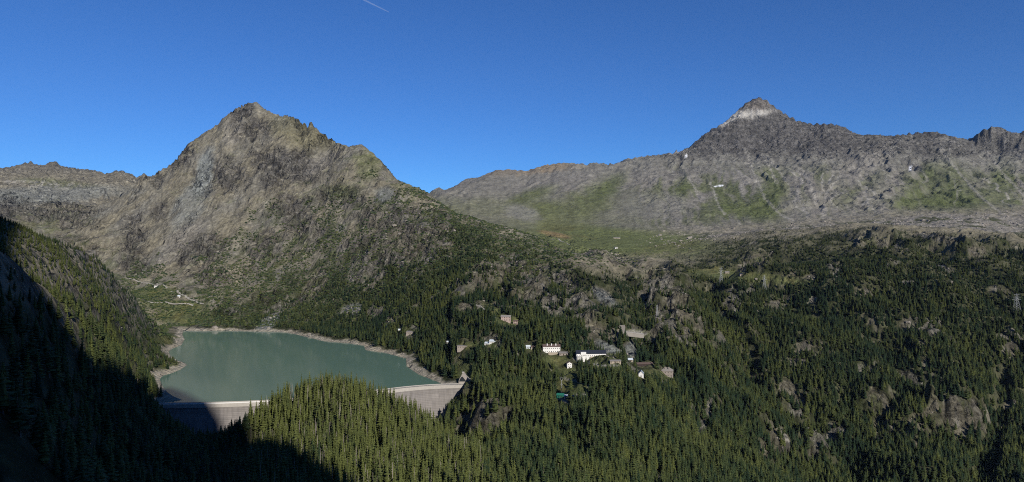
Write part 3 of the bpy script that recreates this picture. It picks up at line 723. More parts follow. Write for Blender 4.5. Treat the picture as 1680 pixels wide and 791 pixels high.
NAMES = [("terrain", "wooded valley ground with rock outcrops, meadows and clearings", None),
         ("mountain", "broad grey massif with a pointed pyramid summit and scree slopes on the right", None),
         ("mountain_range", "distant low rocky range on the far left skyline", None),
         ("mountain", "big tan rocky peak rising behind the reservoir", None),
         ("hillside", "steep dark hillside at the left, mostly in shade", None),
         ("lake_shore", "bleached bare rock band round the reservoir", None)]
TERR = []
def grid_mesh(name, faces, mat):
    used, inv = np.unique(faces.ravel(), return_inverse=True)
    me = bpy.data.meshes.new(name)
    me.vertices.add(len(used)); me.vertices.foreach_set('co', pos[used].ravel())
    me.loops.add(len(inv)); me.loops.foreach_set('vertex_index', inv.astype(np.int32))
    me.polygons.add(len(faces)); me.polygons.foreach_set('loop_start', np.arange(0, len(inv), 4, dtype=np.int32))
    me.polygons.foreach_set('loop_total', np.full(len(faces), 4, np.int32))
    me.update(calc_edges=True)
    me.polygons.foreach_set('use_smooth', np.ones(len(faces), bool))
    ca = me.color_attributes.new('land', 'FLOAT_COLOR', 'POINT')
    ca.data.foreach_set('color', np.concatenate([C[used], sst(1500, 3800, R[used])[:, None]], 1).astype(np.float32).ravel())
    fa = me.attributes.new('crag', 'FLOAT', 'POINT'); fa.data.foreach_set('value', CRAGW[used].astype(np.float32))
    me.materials.append(mat)
    me.normals_split_custom_set_from_vertices(nrm[used])
    o = bpy.data.objects.new(name, me); COL.objects.link(o)
    return o
qf = q
for k, (nm, lb, _) in enumerate(NAMES):
    o = grid_mesh(nm, qf[reg == k], M_LAND)
    tag(o, lb, None, None, 'structure'); TERR.append(o)

# ------------------------------------------------------------------ water
def water_material():
    m, nt, b = new_mat("reservoir_water")
    geo = N(nt, 'ShaderNodeNewGeometry'); mp = N(nt, 'ShaderNodeMapping'); mp.inputs['Scale'].default_value = (0.25, 0.12, 0.2)
    no = N(nt, 'ShaderNodeTexNoise'); no.inputs['Scale'].default_value = 1.0; no.inputs['Detail'].default_value = 4
    nt.links.new(geo.outputs['Position'], mp.inputs['Vector']); nt.links.new(mp.outputs[0], no.inputs['Vector'])
    bp = N(nt, 'ShaderNodeBump'); bp.inputs['Strength'].default_value = 0.14; bp.inputs['Distance'].default_value = 0.5
    nt.links.new(no.outputs['Fac'], bp.inputs['Height']); nt.links.new(bp.outputs[0], b.inputs['Normal'])
    b.inputs['Base Color'].default_value = (0.115, 0.195, 0.150, 1); b.inputs['Roughness'].default_value = 0.09; b.inputs['IOR'].default_value = 1.33
    return m
import bmesh
bm = bmesh.new()
bm.faces.new([bm.verts.new((x, y, 0)) for x, y in [(-620,930),(40,1000),(60,1200),(-80,1500),(-250,1850),(-950,1900),(-1000,1500),(-700,1150)]])
me = bpy.data.meshes.new("lake_water"); bm.to_mesh(me); bm.free()
# keep the sheet to the lake itself: it ends just under the shore and inside the dam
from mathutils.geometry import tessellate_polygon
lp = [Vector((x, y, 0)) for x, y in lake_poly]
cen = Vector((float(lake_poly[:, 0].mean()), float(lake_poly[:, 1].mean()), 0))
tri = tessellate_polygon([lp])
me = bpy.data.meshes.new("lake_water"); me.from_pydata([tuple(p) for p in lp], [], [tuple(t) for t in tri])
bm = bmesh.new(); bm.from_mesh(me); bmesh.ops.recalc_face_normals(bm, faces=bm.faces)
if sum(f.normal.z for f in bm.faces) < 0: bmesh.ops.reverse_faces(bm, faces=bm.faces)
bm.to_mesh(me); bm.free()
me.materials.append(water_material())
water = bpy.data.objects.new("lake_water", me); COL.objects.link(water)
tag(water, "grey green water of the reservoir behind the dam", None, None, 'structure')

#@@OBJECTS@@
# ------------------------------------------------------------------ materials for built things
M_CONC = simple("dam_concrete", (.36,.325,.285), 0.9, 0.25, 0.08, bump=0.2)
M_CONC2 = simple("pale_concrete", (.43,.40,.355), 0.9, 0.2, 0.3)
M_WHITE = simple("white_render", (.80,.78,.74), 0.8, 0.06, 0.4)
M_PINK = simple("pink_render", (.43,.33,.285), 0.8, 0.1, 0.4)
M_STONE = simple("stone_masonry", (.34,.29,.25), 0.9, 0.3, 1.2, bump=0.4)
M_TAN = simple("tan_masonry", (.40,.34,.26), 0.9, 0.25, 0.8, bump=0.3)
M_GLASS = simple("window_glass", (.03,.035,.04), 0.15, 0.2, 0.5, spec=0.5)
M_BROWNR = simple("brown_roof", (.115,.08,.066), 0.8, 0.25, 0.8, bump=0.3)
M_DARKR = simple("dark_roof", (.022,.026,.038), 0.6, 0.2, 0.8)
M_BLUER = simple("blue_grey_roof", (.30,.34,.37), 0.5, 0.15, 0.8)
M_PALER = simple("pale_metal_roof", (.66,.72,.75), 0.4, 0.1, 0.6)
M_GREYR = simple("grey_slate_roof", (.25,.225,.20), 0.85, 0.3, 0.8, bump=0.3)
M_WOOD = simple("dark_timber", (.05,.034,.028), 0.8, 0.25, 1.0)
M_GREEN = simple("green_sheet", (.02,.15,.10), 0.5, 0.15, 0.8)
M_STEEL = simple("galvanised_steel", (.45,.46,.46), 0.5, 0.15, 1.0, metal=0.3)
M_ROAD = simple("gravel_road", (.30,.28,.24), 0.95, 0.2, 0.15)
M_BARK = simple("grey_bark", (.20,.165,.135), 0.95, 0.35, 0.8)
M_DEAD = simple("bleached_wood", (.34,.30,.26), 0.95, 0.3, 0.6)

# ------------------------------------------------------------------ dam
def smooth_line(p, step):
    p = [np.array(v, float) for v in p]; out = []
    for i in range(len(p) - 1):
        p0, p1, p2, p3 = p[max(i - 1, 0)], p[i], p[i + 1], p[min(i + 2, len(p) - 1)]
        m = max(2, int(np.linalg.norm(p2 - p1) / step))
        for t in np.arange(m) / m:
            out.append(0.5 * (2 * p1 + (p2 - p0) * t + (2 * p0 - 5 * p1 + 4 * p2 - p3) * t * t + (3 * p1 - p0 - 3 * p2 + p3) * t ** 3))
    out.append(p[-1]); return np.array(out)
DL = smooth_line([(crest[0][0] - 14, crest[0][1] - 2)] + crest + [(crest[-1][0] + 10, crest[-1][1] + 1)], 6.0)
tan = np.gradient(DL, axis=0); tan /= np.linalg.norm(tan, axis=1)[:, None]
nor = np.stack([tan[:, 1], -tan[:, 0]], 1)                          # downstream, towards the viewpoint
arc = np.concatenate([[0], np.cumsum(np.linalg.norm(np.diff(DL, axis=0), axis=1))])
def sweep(name, section, mat, parent, a=0, b=None, uv=False):
    """sweeps a closed (offset downstream, height) section along the dam line"""
    L, Nn, S = DL[a:b], nor[a:b], arc[a:b]
    v, f = [], []
    m = len(section)
    for p, nn in zip(L, Nn):
        for o, z in section: v.append((p[0] + nn[0] * o, p[1] + nn[1] * o, z))
    for i in range(len(L) - 1):
        for k in range(m):
            j = (k + 1) % m
            f.append((i * m + k, (i + 1) * m + k, (i + 1) * m + j, i * m + j))
    f.append(tuple(range(m))); f.append(tuple((len(L) - 1) * m + k for k in reversed(range(m))))
    o = mesh_obj(name, v, f, mat, parent)
    bm = bmesh.new(); bm.from_mesh(o.data); bmesh.ops.recalc_face_normals(bm, faces=bm.faces); bm.to_mesh(o.data); bm.free()
    if uv:
        ul = o.data.uv_layers.new(name='UVMap')
        for lp_ in o.data.loops:
            vi = lp_.vertex_index
            ul.data[lp_.index].uv = (S[vi // m], v[vi][2])
    return o
def dam_material():
    m, nt, b = new_mat("dam_face")
    uv = N(nt, 'ShaderNodeUVMap', uv_map='UVMap'); br = N(nt, 'ShaderNodeTexBrick')
    br.offset = 0.0; br.inputs['Scale'].default_value = 1.0; br.inputs['Brick Width'].default_value = 12.0; br.inputs['Row Height'].default_value = 2.6
    br.inputs['Mortar Size'].default_value = 0.22; br.inputs['Mortar Smooth'].default_value = 0.6
    br.inputs['Color1'].default_value = (.26,.238,.22,1); br.inputs['Color2'].default_value = (.225,.207,.193,1); br.inputs['Mortar'].default_value = (.20,.185,.173,1)
    nt.links.new(uv.outputs[0], br.inputs['Vector'])
    geo = N(nt, 'ShaderNodeNewGeometry'); mp = N(nt, 'ShaderNodeMapping'); mp.inputs['Scale'].default_value = (0.22, 0.22, 0.025)
    no = N(nt, 'ShaderNodeTexNoise'); no.inputs['Scale'].default_value = 1.0; no.inputs['Detail'].default_value = 6
    nt.links.new(geo.outputs['Position'], mp.inputs[0]); nt.links.new(mp.outputs[0], no.inputs['Vector'])
    mr = N(nt, 'ShaderNodeMapRange'); mr.inputs['From Min'].default_value = 0.3; mr.inputs['From Max'].default_value = 0.7; mr.inputs['To Min'].default_value = 0.84; mr.inputs['To Max'].default_value = 1.14
    nt.links.new(no.outputs['Fac'], mr.inputs['Value'])
    mx = N(nt, 'ShaderNodeMix', data_type='RGBA', blend_type='MULTIPLY'); mx.inputs['Factor'].default_value = 1
    nt.links.new(br.outputs['Color'], mx.inputs['A']); nt.links.new(mr.outputs[0], mx.inputs['B'])
    nt.links.new(mx.outputs['Result'], b.inputs['Base Color'])
    bp = N(nt, 'ShaderNodeBump'); bp.inputs['Strength'].default_value = 0.5; bp.inputs['Distance'].default_value = 0.4
    nt.links.new(br.outputs['Fac'], bp.inputs['Height']); bp.invert = True; nt.links.new(bp.outputs[0], b.inputs['Normal'])
    b.inputs['Roughness'].default_value = 0.92; b.inputs['Specular IOR Level'].default_value = 0.15
    return m
dam = empty("dam", (float(DL[:, 0].mean()), float(DL[:, 1].mean()), 0))
tag(dam, "long curved grey concrete dam holding the reservoir, partly behind the wooded knoll", "dam")
INV = Matrix.Translation(dam.location).inverted()
def under(o, root):                                                # parent and keep world place
    o.parent = root; o.matrix_parent_inverse = Matrix.Translation(root.location).inverted() @ Matrix.Identity(4) if root.rotation_euler.z == 0 else root.matrix_world.inverted()
    return o
under(sweep("face", [(0,-70),(0,-0.6),(6.0,-0.6),(6.4,-9),(20,-70)], dam_material(), None, uv=True), dam)
under(sweep("crest_band", [(-0.3,-0.58),(-0.3,CREST_Z - 1.2),(6.6,CREST_Z - 1.2),(6.7,-0.58)], M_CONC2, None), dam)
under(sweep("crest_road", [(0.5,CREST_Z - 1.19),(0.5,CREST_Z - 0.9),(6.0,CREST_Z - 0.9),(6.0,CREST_Z - 1.19)], M_ROAD, None), dam)
under(sweep("parapet", [(6.02,CREST_Z - 1.19),(6.02,CREST_Z + 0.2),(6.58,CREST_Z + 0.2),(6.58,CREST_Z - 1.19)], M_WHITE, None, 0, int(len(DL) * 0.46)), dam)
under(sweep("parapet", [(-0.28,CREST_Z - 1.19),(-0.28,CREST_Z + 0.1),(0.28,CREST_Z + 0.1),(0.28,CREST_Z - 1.19)], M_CONC2, None), dam)
rail_me = None
rail = under(sweep("railing", [(6.25,CREST_Z + 0.9),(6.25,CREST_Z + 1.1),(6.4,CREST_Z + 1.1),(6.4,CREST_Z + 0.9)], M_STEEL, None, int(len(DL) * 0.46)), dam)
post = None
for i in range(int(len(DL) * 0.46), len(DL)):
    p = DL[i] + nor[i] * 6.3
    if post is None:
        post = MB().box(-.16,.16,-.16,.16,-2.1,1.2).build("post", M_CONC2); o = post
    else:
        o = post.copy(); COL.objects.link(o)
    o.location = (p[0], p[1], CREST_Z)
    o.parent = rail; o.matrix_parent_inverse = Matrix.Translation(dam.location).inverted() @ Matrix.Translation(dam.location) if False else Matrix.Identity(4)

# ------------------------------------------------------------------ houses
HOUSES = []
def house(name, label, cat, px, py, w, d, h, rz=0, wall=M_WHITE, roof=M_BROWNR, kind='gable', rh=3.0, rows=2, ncol=6, chim=0, group=None, over=0.6, win=(1.2,1.4), dmin=700, door=True, lift=0.0):
    g = ground(px, py, dmin); HOUSES.append((g.x, g.y, g.z, w, h))
    t = empty(name, (g.x, g.y + d / 2, g.z + lift), math.radians(rz)); tag(t, label, cat, group)
    MB().box(-w/2, w/2, -d/2, d/2, -7, h).build("wall", wall, t)
    e = over; r = MB(); tk = 0.35
    if kind == 'gable':          # ridge along the front
        s = [(-d/2-e, h-0.1), (0, h+rh), (d/2+e, h-0.1), (d/2+e, h+tk-0.1), (0, h+rh+tk), (-d/2-e, h+tk-0.1)]
        v = [(-w/2-e, y, z) for y, z in s] + [(w/2+e, y, z) for y, z in s]
        f = [(i, (i+1) % 6, 6+(i+1) % 6, 6+i) for i in range(6)] + [(0,5,4,1),(1,4,3,2),(6,7,10,11),(7,8,9,10)]
        r.poly(v, f)
        MB().poly([(-w/2+.02,-d/2+.02,h),(-w/2+.02,d/2-.02,h),(-w/2+.02,0,h+rh-.05),(w/2-.02,-d/2+.02,h),(w/2-.02,d/2-.02,h),(w/2-.02,0,h+rh-.05)], [(0,2,1),(3,4,5),(0,3,5,2),(1,2,5,4)]).build("gable", wall, t)
    elif kind == 'front':        # gable faces the viewer
        s = [(-w/2-e, h-0.1), (0, h+rh), (w/2+e, h-0.1), (w/2+e, h+tk-0.1), (0, h+rh+tk), (-w/2-e, h+tk-0.1)]
        v = [(x, -d/2-e, z) for x, z in s] + [(x, d/2+e, z) for x, z in s]
        f = [(i, 6+i, 6+(i+1) % 6, (i+1) % 6) for i in range(6)] + [(0,1,4,5),(1,2,3,4),(6,11,10,7),(7,10,9,8)]
        r.poly(v, f)
        for y_ in (-d/2+.02, d/2-.3): MB().poly([(-w/2+.02,y_,h),(w/2-.02,y_,h),(0,y_,h+rh-.05),(-w/2+.02,y_+.28,h),(w/2-.02,y_+.28,h),(0,y_+.28,h+rh-.05)], [(0,1,2),(5,4,3),(0,3,4,1),(1,4,5,2),(2,5,3,0)]).build("gable", wall, t)
    elif kind == 'hip':
        k = min(w, d) / 2
        a = [(-w/2-e,-d/2-e,h),(w/2+e,-d/2-e,h),(w/2+e,d/2+e,h),(-w/2-e,d/2+e,h),(-w/2+k*.8,0,h+rh),(w/2-k*.8,0,h+rh)]
        r.poly(a, [(0,1,5,4),(1,2,5),(2,3,4,5),(3,0,4),(3,2,1,0)])
    elif kind == 'mono':
        r.poly([(-w/2-e,-d/2-e,h+.05),(w/2+e,-d/2-e,h+.05),(w/2+e,d/2+e,h+rh),(-w/2-e,d/2+e,h+rh),(-w/2-e,-d/2-e,h+.4),(w/2+e,-d/2-e,h+.4),(w/2+e,d/2+e,h+rh+.35),(-w/2-e,d/2+e,h+rh+.35)],
               [(3,2,1,0),(4,5,6,7),(0,1,5,4),(1,2,6,5),(2,3,7,6),(3,0,4,7)])
    else:
        r.box(-w/2-e, w/2+e, -d/2-e, d/2+e, h+.02, h+.5)
    rf = r.build("roof", roof, t)
    for c in range(chim):
        cx = -w/2 + w * (c + 1) / (chim + 1)
        MB().box(cx-.8, cx+.8, -d/4-.7, -d/4+.7, h+rh*0.4, h+rh+1.6).build("chimney", wall, rf)
    wm = fm = None
    for rr in range(rows):
        z = h * (rr + 0.5) / rows - win[1] / 2 + 0.1
        for c in range(ncol):
            x = -w/2 + w * (c + 0.5) / ncol
            if wm is None:
                fo = MB().box(-win[0]/2-.15, win[0]/2+.15, -.08, .1, -.15, win[1]+.15).build("window", wall, t); wo = MB().box(-win[0]/2, win[0]/2, -.11, .05, 0, win[1]).build("pane", M_GLASS, fo); wm, fm = wo, fo
            else:
                fo = fm.copy(); COL.objects.link(fo); fo.parent = t; wo = wm.copy(); COL.objects.link(wo); wo.parent = fo
            fo.location = (x, -d/2, z)
    if door:
        MB().box(-.7,.7,-d/2-.12,-d/2+.1,-.2,2.1).build("door", M_WOOD, t)
    return t
hotel = house("hotel", "large white hotel block with brown roof and two rows of small windows", "hotel", 905, 579.5, 30, 12, 10.5, 0, M_WHITE, M_BROWNR, 'gable', 3.6, 2, 9, 3)
MB().box(-6, 14.6, -11.5, -6.05, -7, 1.2).build("terrace", M_TAN, hotel)
lodge = house("mountain_lodge", "long white lodge with a dark roof, widest building of the village", "lodge", 970, 587, 50, 13, 6.6, 2, M_WHITE, M_DARKR, 'gable', 5.0, 1, 14, 0, win=(1.1,1.5))
MB().box(14, 24.6, -9, -6.55, -7, 5.4).build("wing", M_WHITE, lodge)
MB().box(-18, -9, -8.0, -3.5, 5.0, 9.4).build("dormer", M_WHITE, lodge)
MB().box(-2, 6, -9.5, -6.56, -7, 2.0).build("porch", M_TAN, lodge)
for x in (-23.5, -19.5, -15.5): MB().box(x-.25, x+.25, -9.2, -8.7, -5, 2.6).build("balcony_post", M_WHITE, lodge)
MB().box(-24, -14, -9.4, -6.56, 2.6, 3.2).build("balcony", M_WHITE, lodge)
house("cottage", "small tall pinkish white cottage below the two big white buildings", "cottage", 934, 604, 8, 8, 7.5, 8, M_WHITE, M_BROWNR, 'front', 2.5, 2, 2)
house("annex", "grey roofed low annex just right of the hotel", "annex", 925, 583, 14, 8, 3.2, -6, M_STONE, M_GREYR, 'mono', 1.6, 1, 3)
house("stone_house", "large stone house with grey slate roof at the right end of the village", "house", 1096, 618, 20, 14, 9.5, -18, M_STONE, M_GREYR, 'hip', 5.2, 2, 4, 2)
house("chalet", "white chalet with a steep blue grey roof left of the stone house", "chalet", 1053, 620, 7.5, 11, 5.5, -12, M_WHITE, M_BLUER, 'front', 4.2, 1, 1)
house("shed", "small shed with a bright pale roof above the white chalet", "shed", 1034.5, 593, 8, 5, 2.4, 0, M_TAN, M_PALER, 'mono', 2.2, 1, 2)
house("timber_barn", "long low dark timber barn behind the white chalet", "barn", 1058, 601, 28, 8, 3.6, 4, M_WOOD, M_BROWNR, 'gable', 2.2, 1, 6)
house("stone_hut", "low pale stone hut on the clearing right of the lodge", "hut", 1010, 596, 17, 6, 2.6, 3, M_TAN, M_GREYR, 'mono', 1.2, 1, 4)
house("shed", "pale blue shed just left of the hotel", "shed", 866.5, 573, 7, 6, 3.8, 0, M_PALER, M_PALER, 'gable', 1.8, 1, 2)
house("hut", "brown stone hut between the pale blue shed and the hotel", "hut", 875, 573, 8, 6, 2.8, 0, M_TAN, M_BROWNR, 'gable', 1.6, 1, 2)
house("cabin", "white roofed cabin among trees, upper of a pair below the pink house", "cabin", 808, 563, 11, 7, 2.6, -12, M_WHITE, M_PALER, 'mono', 2.4, 1, 3)
house("cabin", "white roofed cabin among trees, lower of a pair below the pink house", "cabin", 799, 566, 8, 6, 2.4, -12, M_WHITE, M_PALER, 'mono', 2.0, 1, 2)
house("pump_house", "long flat grey building among trees above the dam's right end", "building", 762, 572, 26, 9, 4.4, -6, M_STONE, M_GREYR, 'flat', 0.5, 1, 6)
house("ruin", "grey stone building in the forest above the lake shore", "building", 673, 549, 18, 10, 5, -10, M_STONE, M_GREYR, 'mono', 1.5, 1, 4)
house("hut", "tiny white hut in the forest above the lake shore", "hut", 655, 544, 4.2, 4, 4.0, 0, M_WHITE, M_PALER, 'gable', 1.4, 1, 1)
house("hut", "tiny white hut alone in the trees above the dam", "hut", 734.5, 563, 3.4, 3.4, 2.6, 0, M_WHITE, M_PALER, 'gable', 1.2, 1, 1)
house("pink_house", "tall pink house on a terrace high above the village", "house", 830, 528, 18, 10, 9, -4, M_PINK, M_GREYR, 'gable', 2.6, 3, 4)
house("pink_house", "smaller pink house just right of the tall pink house", "house", 846, 533, 8, 7, 6, -8, M_PINK, M_BROWNR, 'gable', 1.8, 2, 2)
house("cabin", "green roofed cabin at the foot of the lattice tower", "cabin", 920, 653, 10, 7, 3.4, -14, M_GREEN, M_GREEN, 'gable', 2.2, 1, 2)
house("shed", "small white shed beside the green roofed cabin", "shed", 928.5, 653, 4.6, 4, 2.8, 0, M_WHITE, M_PALER, 'mono', 0.8, 1, 1)
house("alpine_hut", "pale stone hut at the left end of the narrow meadow strip", "hut", 1193.5, 449, 12, 8, 3.8, -10, M_TAN, M_GREYR, 'gable', 2.4, 1, 3, dmin=1500)
house("alpine_hut", "low dark roofed hut in the middle of the narrow meadow strip", "hut", 1217, 451.5, 9, 7, 2.6, 0, M_STONE, M_DARKR, 'gable', 1.8, 1, 2, dmin=1500)
house("alpine_hut", "white hut at the near edge of the high meadow plateau", "hut", 1011, 408, 12, 9, 4.2, 14, M_WHITE, M_GREYR, 'gable', 2.2, 1, 3, dmin=1500)
house("alpine_hut", "long low pale farm building in the middle of the high meadow plateau", "hut", 1012, 391.5, 30, 8, 2.6, 2, M_TAN, M_GREYR, 'gable', 2.2, 1, 8, dmin=2300)
house("alpine_hut", "pale hut above the road behind the lake", "hut", 255, 472, 8, 7, 6, 0, M_WHITE, M_GREYR, 'gable', 2.2, 1, 2, dmin=1650)
house("alpine_hut", "small white hut between the two road strips behind the lake", "hut", 293, 488, 6, 6, 4.2, 0, M_WHITE, M_PALER, 'gable', 1.8, 1, 2, dmin=1650)

# retaining structure with its terrace
g = ground(1022, 547)
t = empty("retaining_wall", (g.x, g.y + 4, g.z)); tag(t, "tall concrete slab standing on a walled terrace above the village", "wall")
MB().poly([(-6,0,-6),(4,-5,-6),(4,-5,15),(-6,0,15),(-6,2.5,-6),(4,-2.5,-6),(4,-2.5,15),(-6,2.5,15)], [(0,1,2,3),(5,4,7,6),(3,2,6,7),(1,5,6,2),(4,0,3,7)]).build("slab", M_CONC, t)
MB().poly([(4.2,-6,-5),(38,-12,-8),(40,2,-8),(4.2,6,-5),(4.2,-6,2.6),(38,-12,-1.2),(40,2,-1.0),(4.2,6,3.0)], [(0,1,5,4),(1,2,6,5),(2,3,7,6),(3,0,4,7),(4,5,6,7)]).build("terrace", M_CONC, t)
MB().poly([(4.2,-6.4,2.4),(38,-12.4,-1.4),(38,-12,-1.4),(4.2,-6,2.4),(4.2,-6.4,3.5),(38,-12.4,-0.3),(38,-12,-0.3),(4.2,-6,3.5)], [(0,1,5,4),(1,2,6,5),(2,3,7,6),(3,0,4,7),(4,5,6,7)]).build("parapet", M_CONC2, t)

# gatehouse on the dam's right abutment
cx, cy = DL[-1]
cx, cy = crest[-1]
t = empty("gatehouse", (cx + 3, cy + 4, 5)); tag(t, "curved concrete gatehouse with a dark arched mouth at the dam's right end", "gatehouse")
prof = [(-1.5,17.5),(1.0,18),(3,15.5),(5.5,11.5),(9.5,8),(13,6),(13,-8),(-7.5,-8),(-7.5,4.5),(-6,9),(-3.6,12.6)]
v = [(x, -5.0, z) for x, z in prof] + [(x, 5.0, z) for x, z in prof]; m = len(prof)
o = MB().poly(v, [tuple(reversed(range(m))), tuple(range(m, 2 * m))] + [(i, (i + 1) % m, m + (i + 1) % m, m + i) for i in range(m)]).build("shell", M_CONC, t)
bm = bmesh.new(); bm.from_mesh(o.data); bmesh.ops.recalc_face_normals(bm, faces=bm.faces); bm.to_mesh(o.data); bm.free()
ar = [(-7.0,4.2),(-5.2,8.6),(-3.0,11.6),(-1.2,12.4),(1.2,9.6),(4.0,5.8),(5.0,4.2)]
MB().poly([(x, -5.06, z) for x, z in ar], [tuple(range(len(ar)))]).build("mouth_shade", M_GLASS, t)  # flat dark sheet: shade of the arched mouth painted on the front
MB().box(-2.2,1.4,-1.8,1.8,18.02,19.2).build("cap", M_CONC2, t)

# ------------------------------------------------------------------ lattice pylons
def pylon(label, px, py, h, w, dmin=700, arms=3, group="steel pylons of the power line", name="pylon"):
    g = ground(px, py, dmin)
    t = empty(name, (g.x, g.y, g.z - 1)); tag(t, label, "pylon", group)
    r = 0.09 + h * 0.0016
    wd = lambda z: w * (1 - 0.78 * min(1, z / (h * 0.8)))
    for sx in (-1, 1):
        for sy in (-1, 1):
            MB().bar((sx*w, sy*w, 0), (sx*wd(h*.8), sy*wd(h*.8), h*.8), r * 1.5, r * 1.1).bar((sx*wd(h*.8), sy*wd(h*.8), h*.8), (0, 0, h), r * 1.1, r * .8).build("leg", M_STEEL, t)
    b = MB(); nl = 7
    for k in range(nl):
        z0, z1 = h*.8*k/nl, h*.8*(k+1)/nl; a, c = wd(z0), wd(z1)
        for (p, s) in (((-a,-a),(c,-c)),((a,-a),(-c,-c)),((-a,a),(c,c)),((a,a),(-c,c)),((-a,-a),(-c,c)),((-a,a),(-c,-c)),((a,-a),(c,c)),((a,a),(c,-c))):
            b.bar((*p, z0), (*s, z1), r * .7, n=4)
    b.build("bracing", M_STEEL, t)
    for k in range(arms):
        z = h * (0.7 + 0.11 * k); L = w * (1.5 - .25 * k)
        MB().bar((-L,0,z),(L,0,z), r, n=4).bar((-L,0,z),(0,0,z+h*.05), r * .7, n=4).bar((L,0,z),(0,0,z+h*.05), r * .7, n=4).build("cross_arm", M_STEEL, t)
    return t
p1 = pylon("steel pylon in front of the narrow meadow strip's left end", 1183, 467, 46, 4.5, 1300)
p2 = pylon("steel pylon in front of the narrow meadow strip's right part", 1254, 478, 42, 4.5, 1200)
p3 = pylon("steel pylon in the forest at the far right edge", 1668, 514, 44, 6.5, 1000)
p4 = pylon("slim steel pylon in the forest left of the dark rock knob", 1078, 518, 24, 2.2, 900)
_g5 = ground(921.5, 647); p5x, p5y, p5z = _g5
t5 = pylon("slim lattice tower with a forked top below the village", 921.5, 647, 22, 1.3, 700, 1, None, "lattice_tower")
MB().bar((0,0,20),(-2.6,0,25), .22, n=4).bar((0,0,20),(2.6,0,25), .22, n=4).bar((-2.6,0,25),(2.6,0,25), .2, n=4).build("fork", M_STEEL, t5)

# ------------------------------------------------------------------ roads and paths laid on the ground
def ribbon(name, label, line, width, dmin, mat=M_ROAD, lift=0.5):
    w = [ground(px, py, dmin) for px, py in line]
    p = smooth_line([(v.x, v.y) for v in w], 4.0)
    tn = np.gradient(p, axis=0); tn /= np.linalg.norm(tn, axis=1)[:, None] + 1e-9
    nn = np.stack([-tn[:, 1], tn[:, 0]], 1)
    zz = height(p[:, 0], p[:, 1])
    k = np.ones(9) / 9; zs = np.convolve(np.pad(zz, 4, mode='edge'), k, 'valid'); zs = np.maximum(zs, zz) + lift
    v, f = [], []
    for i in range(len(p)):
        for s, dz in ((-1, -2.5), (-1, 0), (1, 0), (1, -2.5)):
            e = width / 2 if dz == 0 else width / 2 + 1.5
            v.append((p[i, 0] + nn[i, 0] * s * e, p[i, 1] + nn[i, 1] * s * e, zs[i] + dz))
    for i in range(len(p) - 1):
        for k_ in range(3): f.append((4*i+k_, 4*i+k_+1, 4*i+k_+5, 4*i+k_+4))
    o = mesh_obj(name, v, f, mat)
    bm = bmesh.new(); bm.from_mesh(o.data); bmesh.ops.recalc_face_normals(bm, faces=bm.faces)
    if sum(f_.normal.z for f_ in bm.faces) < 0: bmesh.ops.reverse_faces(bm, faces=bm.faces)
    bm.to_mesh(o.data); bm.free()
    return tag(o, label, None, None, 'structure')
ribbon("road", "pale road along the valley floor behind the lake", [(243,495),(262,497),(290,499),(318,502)], 6.5, 1650)
ribbon("road", "pale road climbing in front of the big peak", [(282,478),(300,485),(320,493),(336,498)], 5.5, 1650)
ribbon("path", "faint path at the foot of the rocks behind the lake", [(203,457),(225,461),(250,466),(275,473)], 4.0, 1650)
ribbon("path", "pale path leading up behind the tall pink house", [(781,500),(797,511),(812,522)], 3.0, 900)
ribbon("path", "pale path across the high meadow", [(905,392),(920,396),(935,402)], 4.5, 2200)

# ------------------------------------------------------------------ contrail
a_, b_ = Vector(P(585, -6, 24000)), Vector(P(638, 20, 24000))
def contrail_mat():
    m, nt, b = new_mat("contrail_ice")
    b.inputs['Base Color'].default_value = (.8, .85, .9, 1); b.inputs['Roughness'].default_value = 1; b.inputs['Alpha'].default_value = 0.08; b.inputs['Specular IOR Level'].default_value = 0
    return m
o = MB().bar(a_, b_, 34, 16, 10).build("contrail", contrail_mat(), None, True)
tag(o, "short thin white aircraft trail high in the blue sky", "contrail")

# ------------------------------------------------------------------ trees
def needle_mat(name, c0, c1):
    m, nt, b = new_mat(name)
    at = N(nt, 'ShaderNodeAttribute', attribute_type='INSTANCER', attribute_name='tint')
    oi = N(nt, 'ShaderNodeObjectInfo')
    geo = N(nt, 'ShaderNodeNewGeometry'); no = N(nt, 'ShaderNodeTexNoise'); no.inputs['Scale'].default_value = 0.5; no.inputs['Detail'].default_value = 3
    nt.links.new(geo.outputs['Position'], no.inputs['Vector'])
    rp = N(nt, 'ShaderNodeMix', data_type='RGBA'); rp.inputs['A'].default_value = (*c0, 1); rp.inputs['B'].default_value = (*c1, 1)
    nt.links.new(at.outputs['Fac'], rp.inputs['Factor'])
    mr = N(nt, 'ShaderNodeMapRange'); mr.inputs['From Min'].default_value = .3; mr.inputs['From Max'].default_value = .7; mr.inputs['To Min'].default_value = .6; mr.inputs['To Max'].default_value = 1.4
    nt.links.new(no.outputs['Fac'], mr.inputs['Value'])
    mx = N(nt, 'ShaderNodeMix', data_type='RGBA', blend_type='MULTIPLY'); mx.inputs['Factor'].default_value = 1
    nt.links.new(rp.outputs['Result'], mx.inputs['A']); nt.links.new(mr.outputs[0], mx.inputs['B'])
    nt.links.new(mx.outputs['Result'], b.inputs['Base Color'])
    b.inputs['Roughness'].default_value = 0.8; b.inputs['Specular IOR Level'].default_value = 0.15
    return m
M_SPRUCE = needle_mat("spruce_needles", (.022,.040,.019), (.092,.106,.030))
M_LARCH = needle_mat("larch_needles", (.048,.070,.024), (.098,.115,.036))
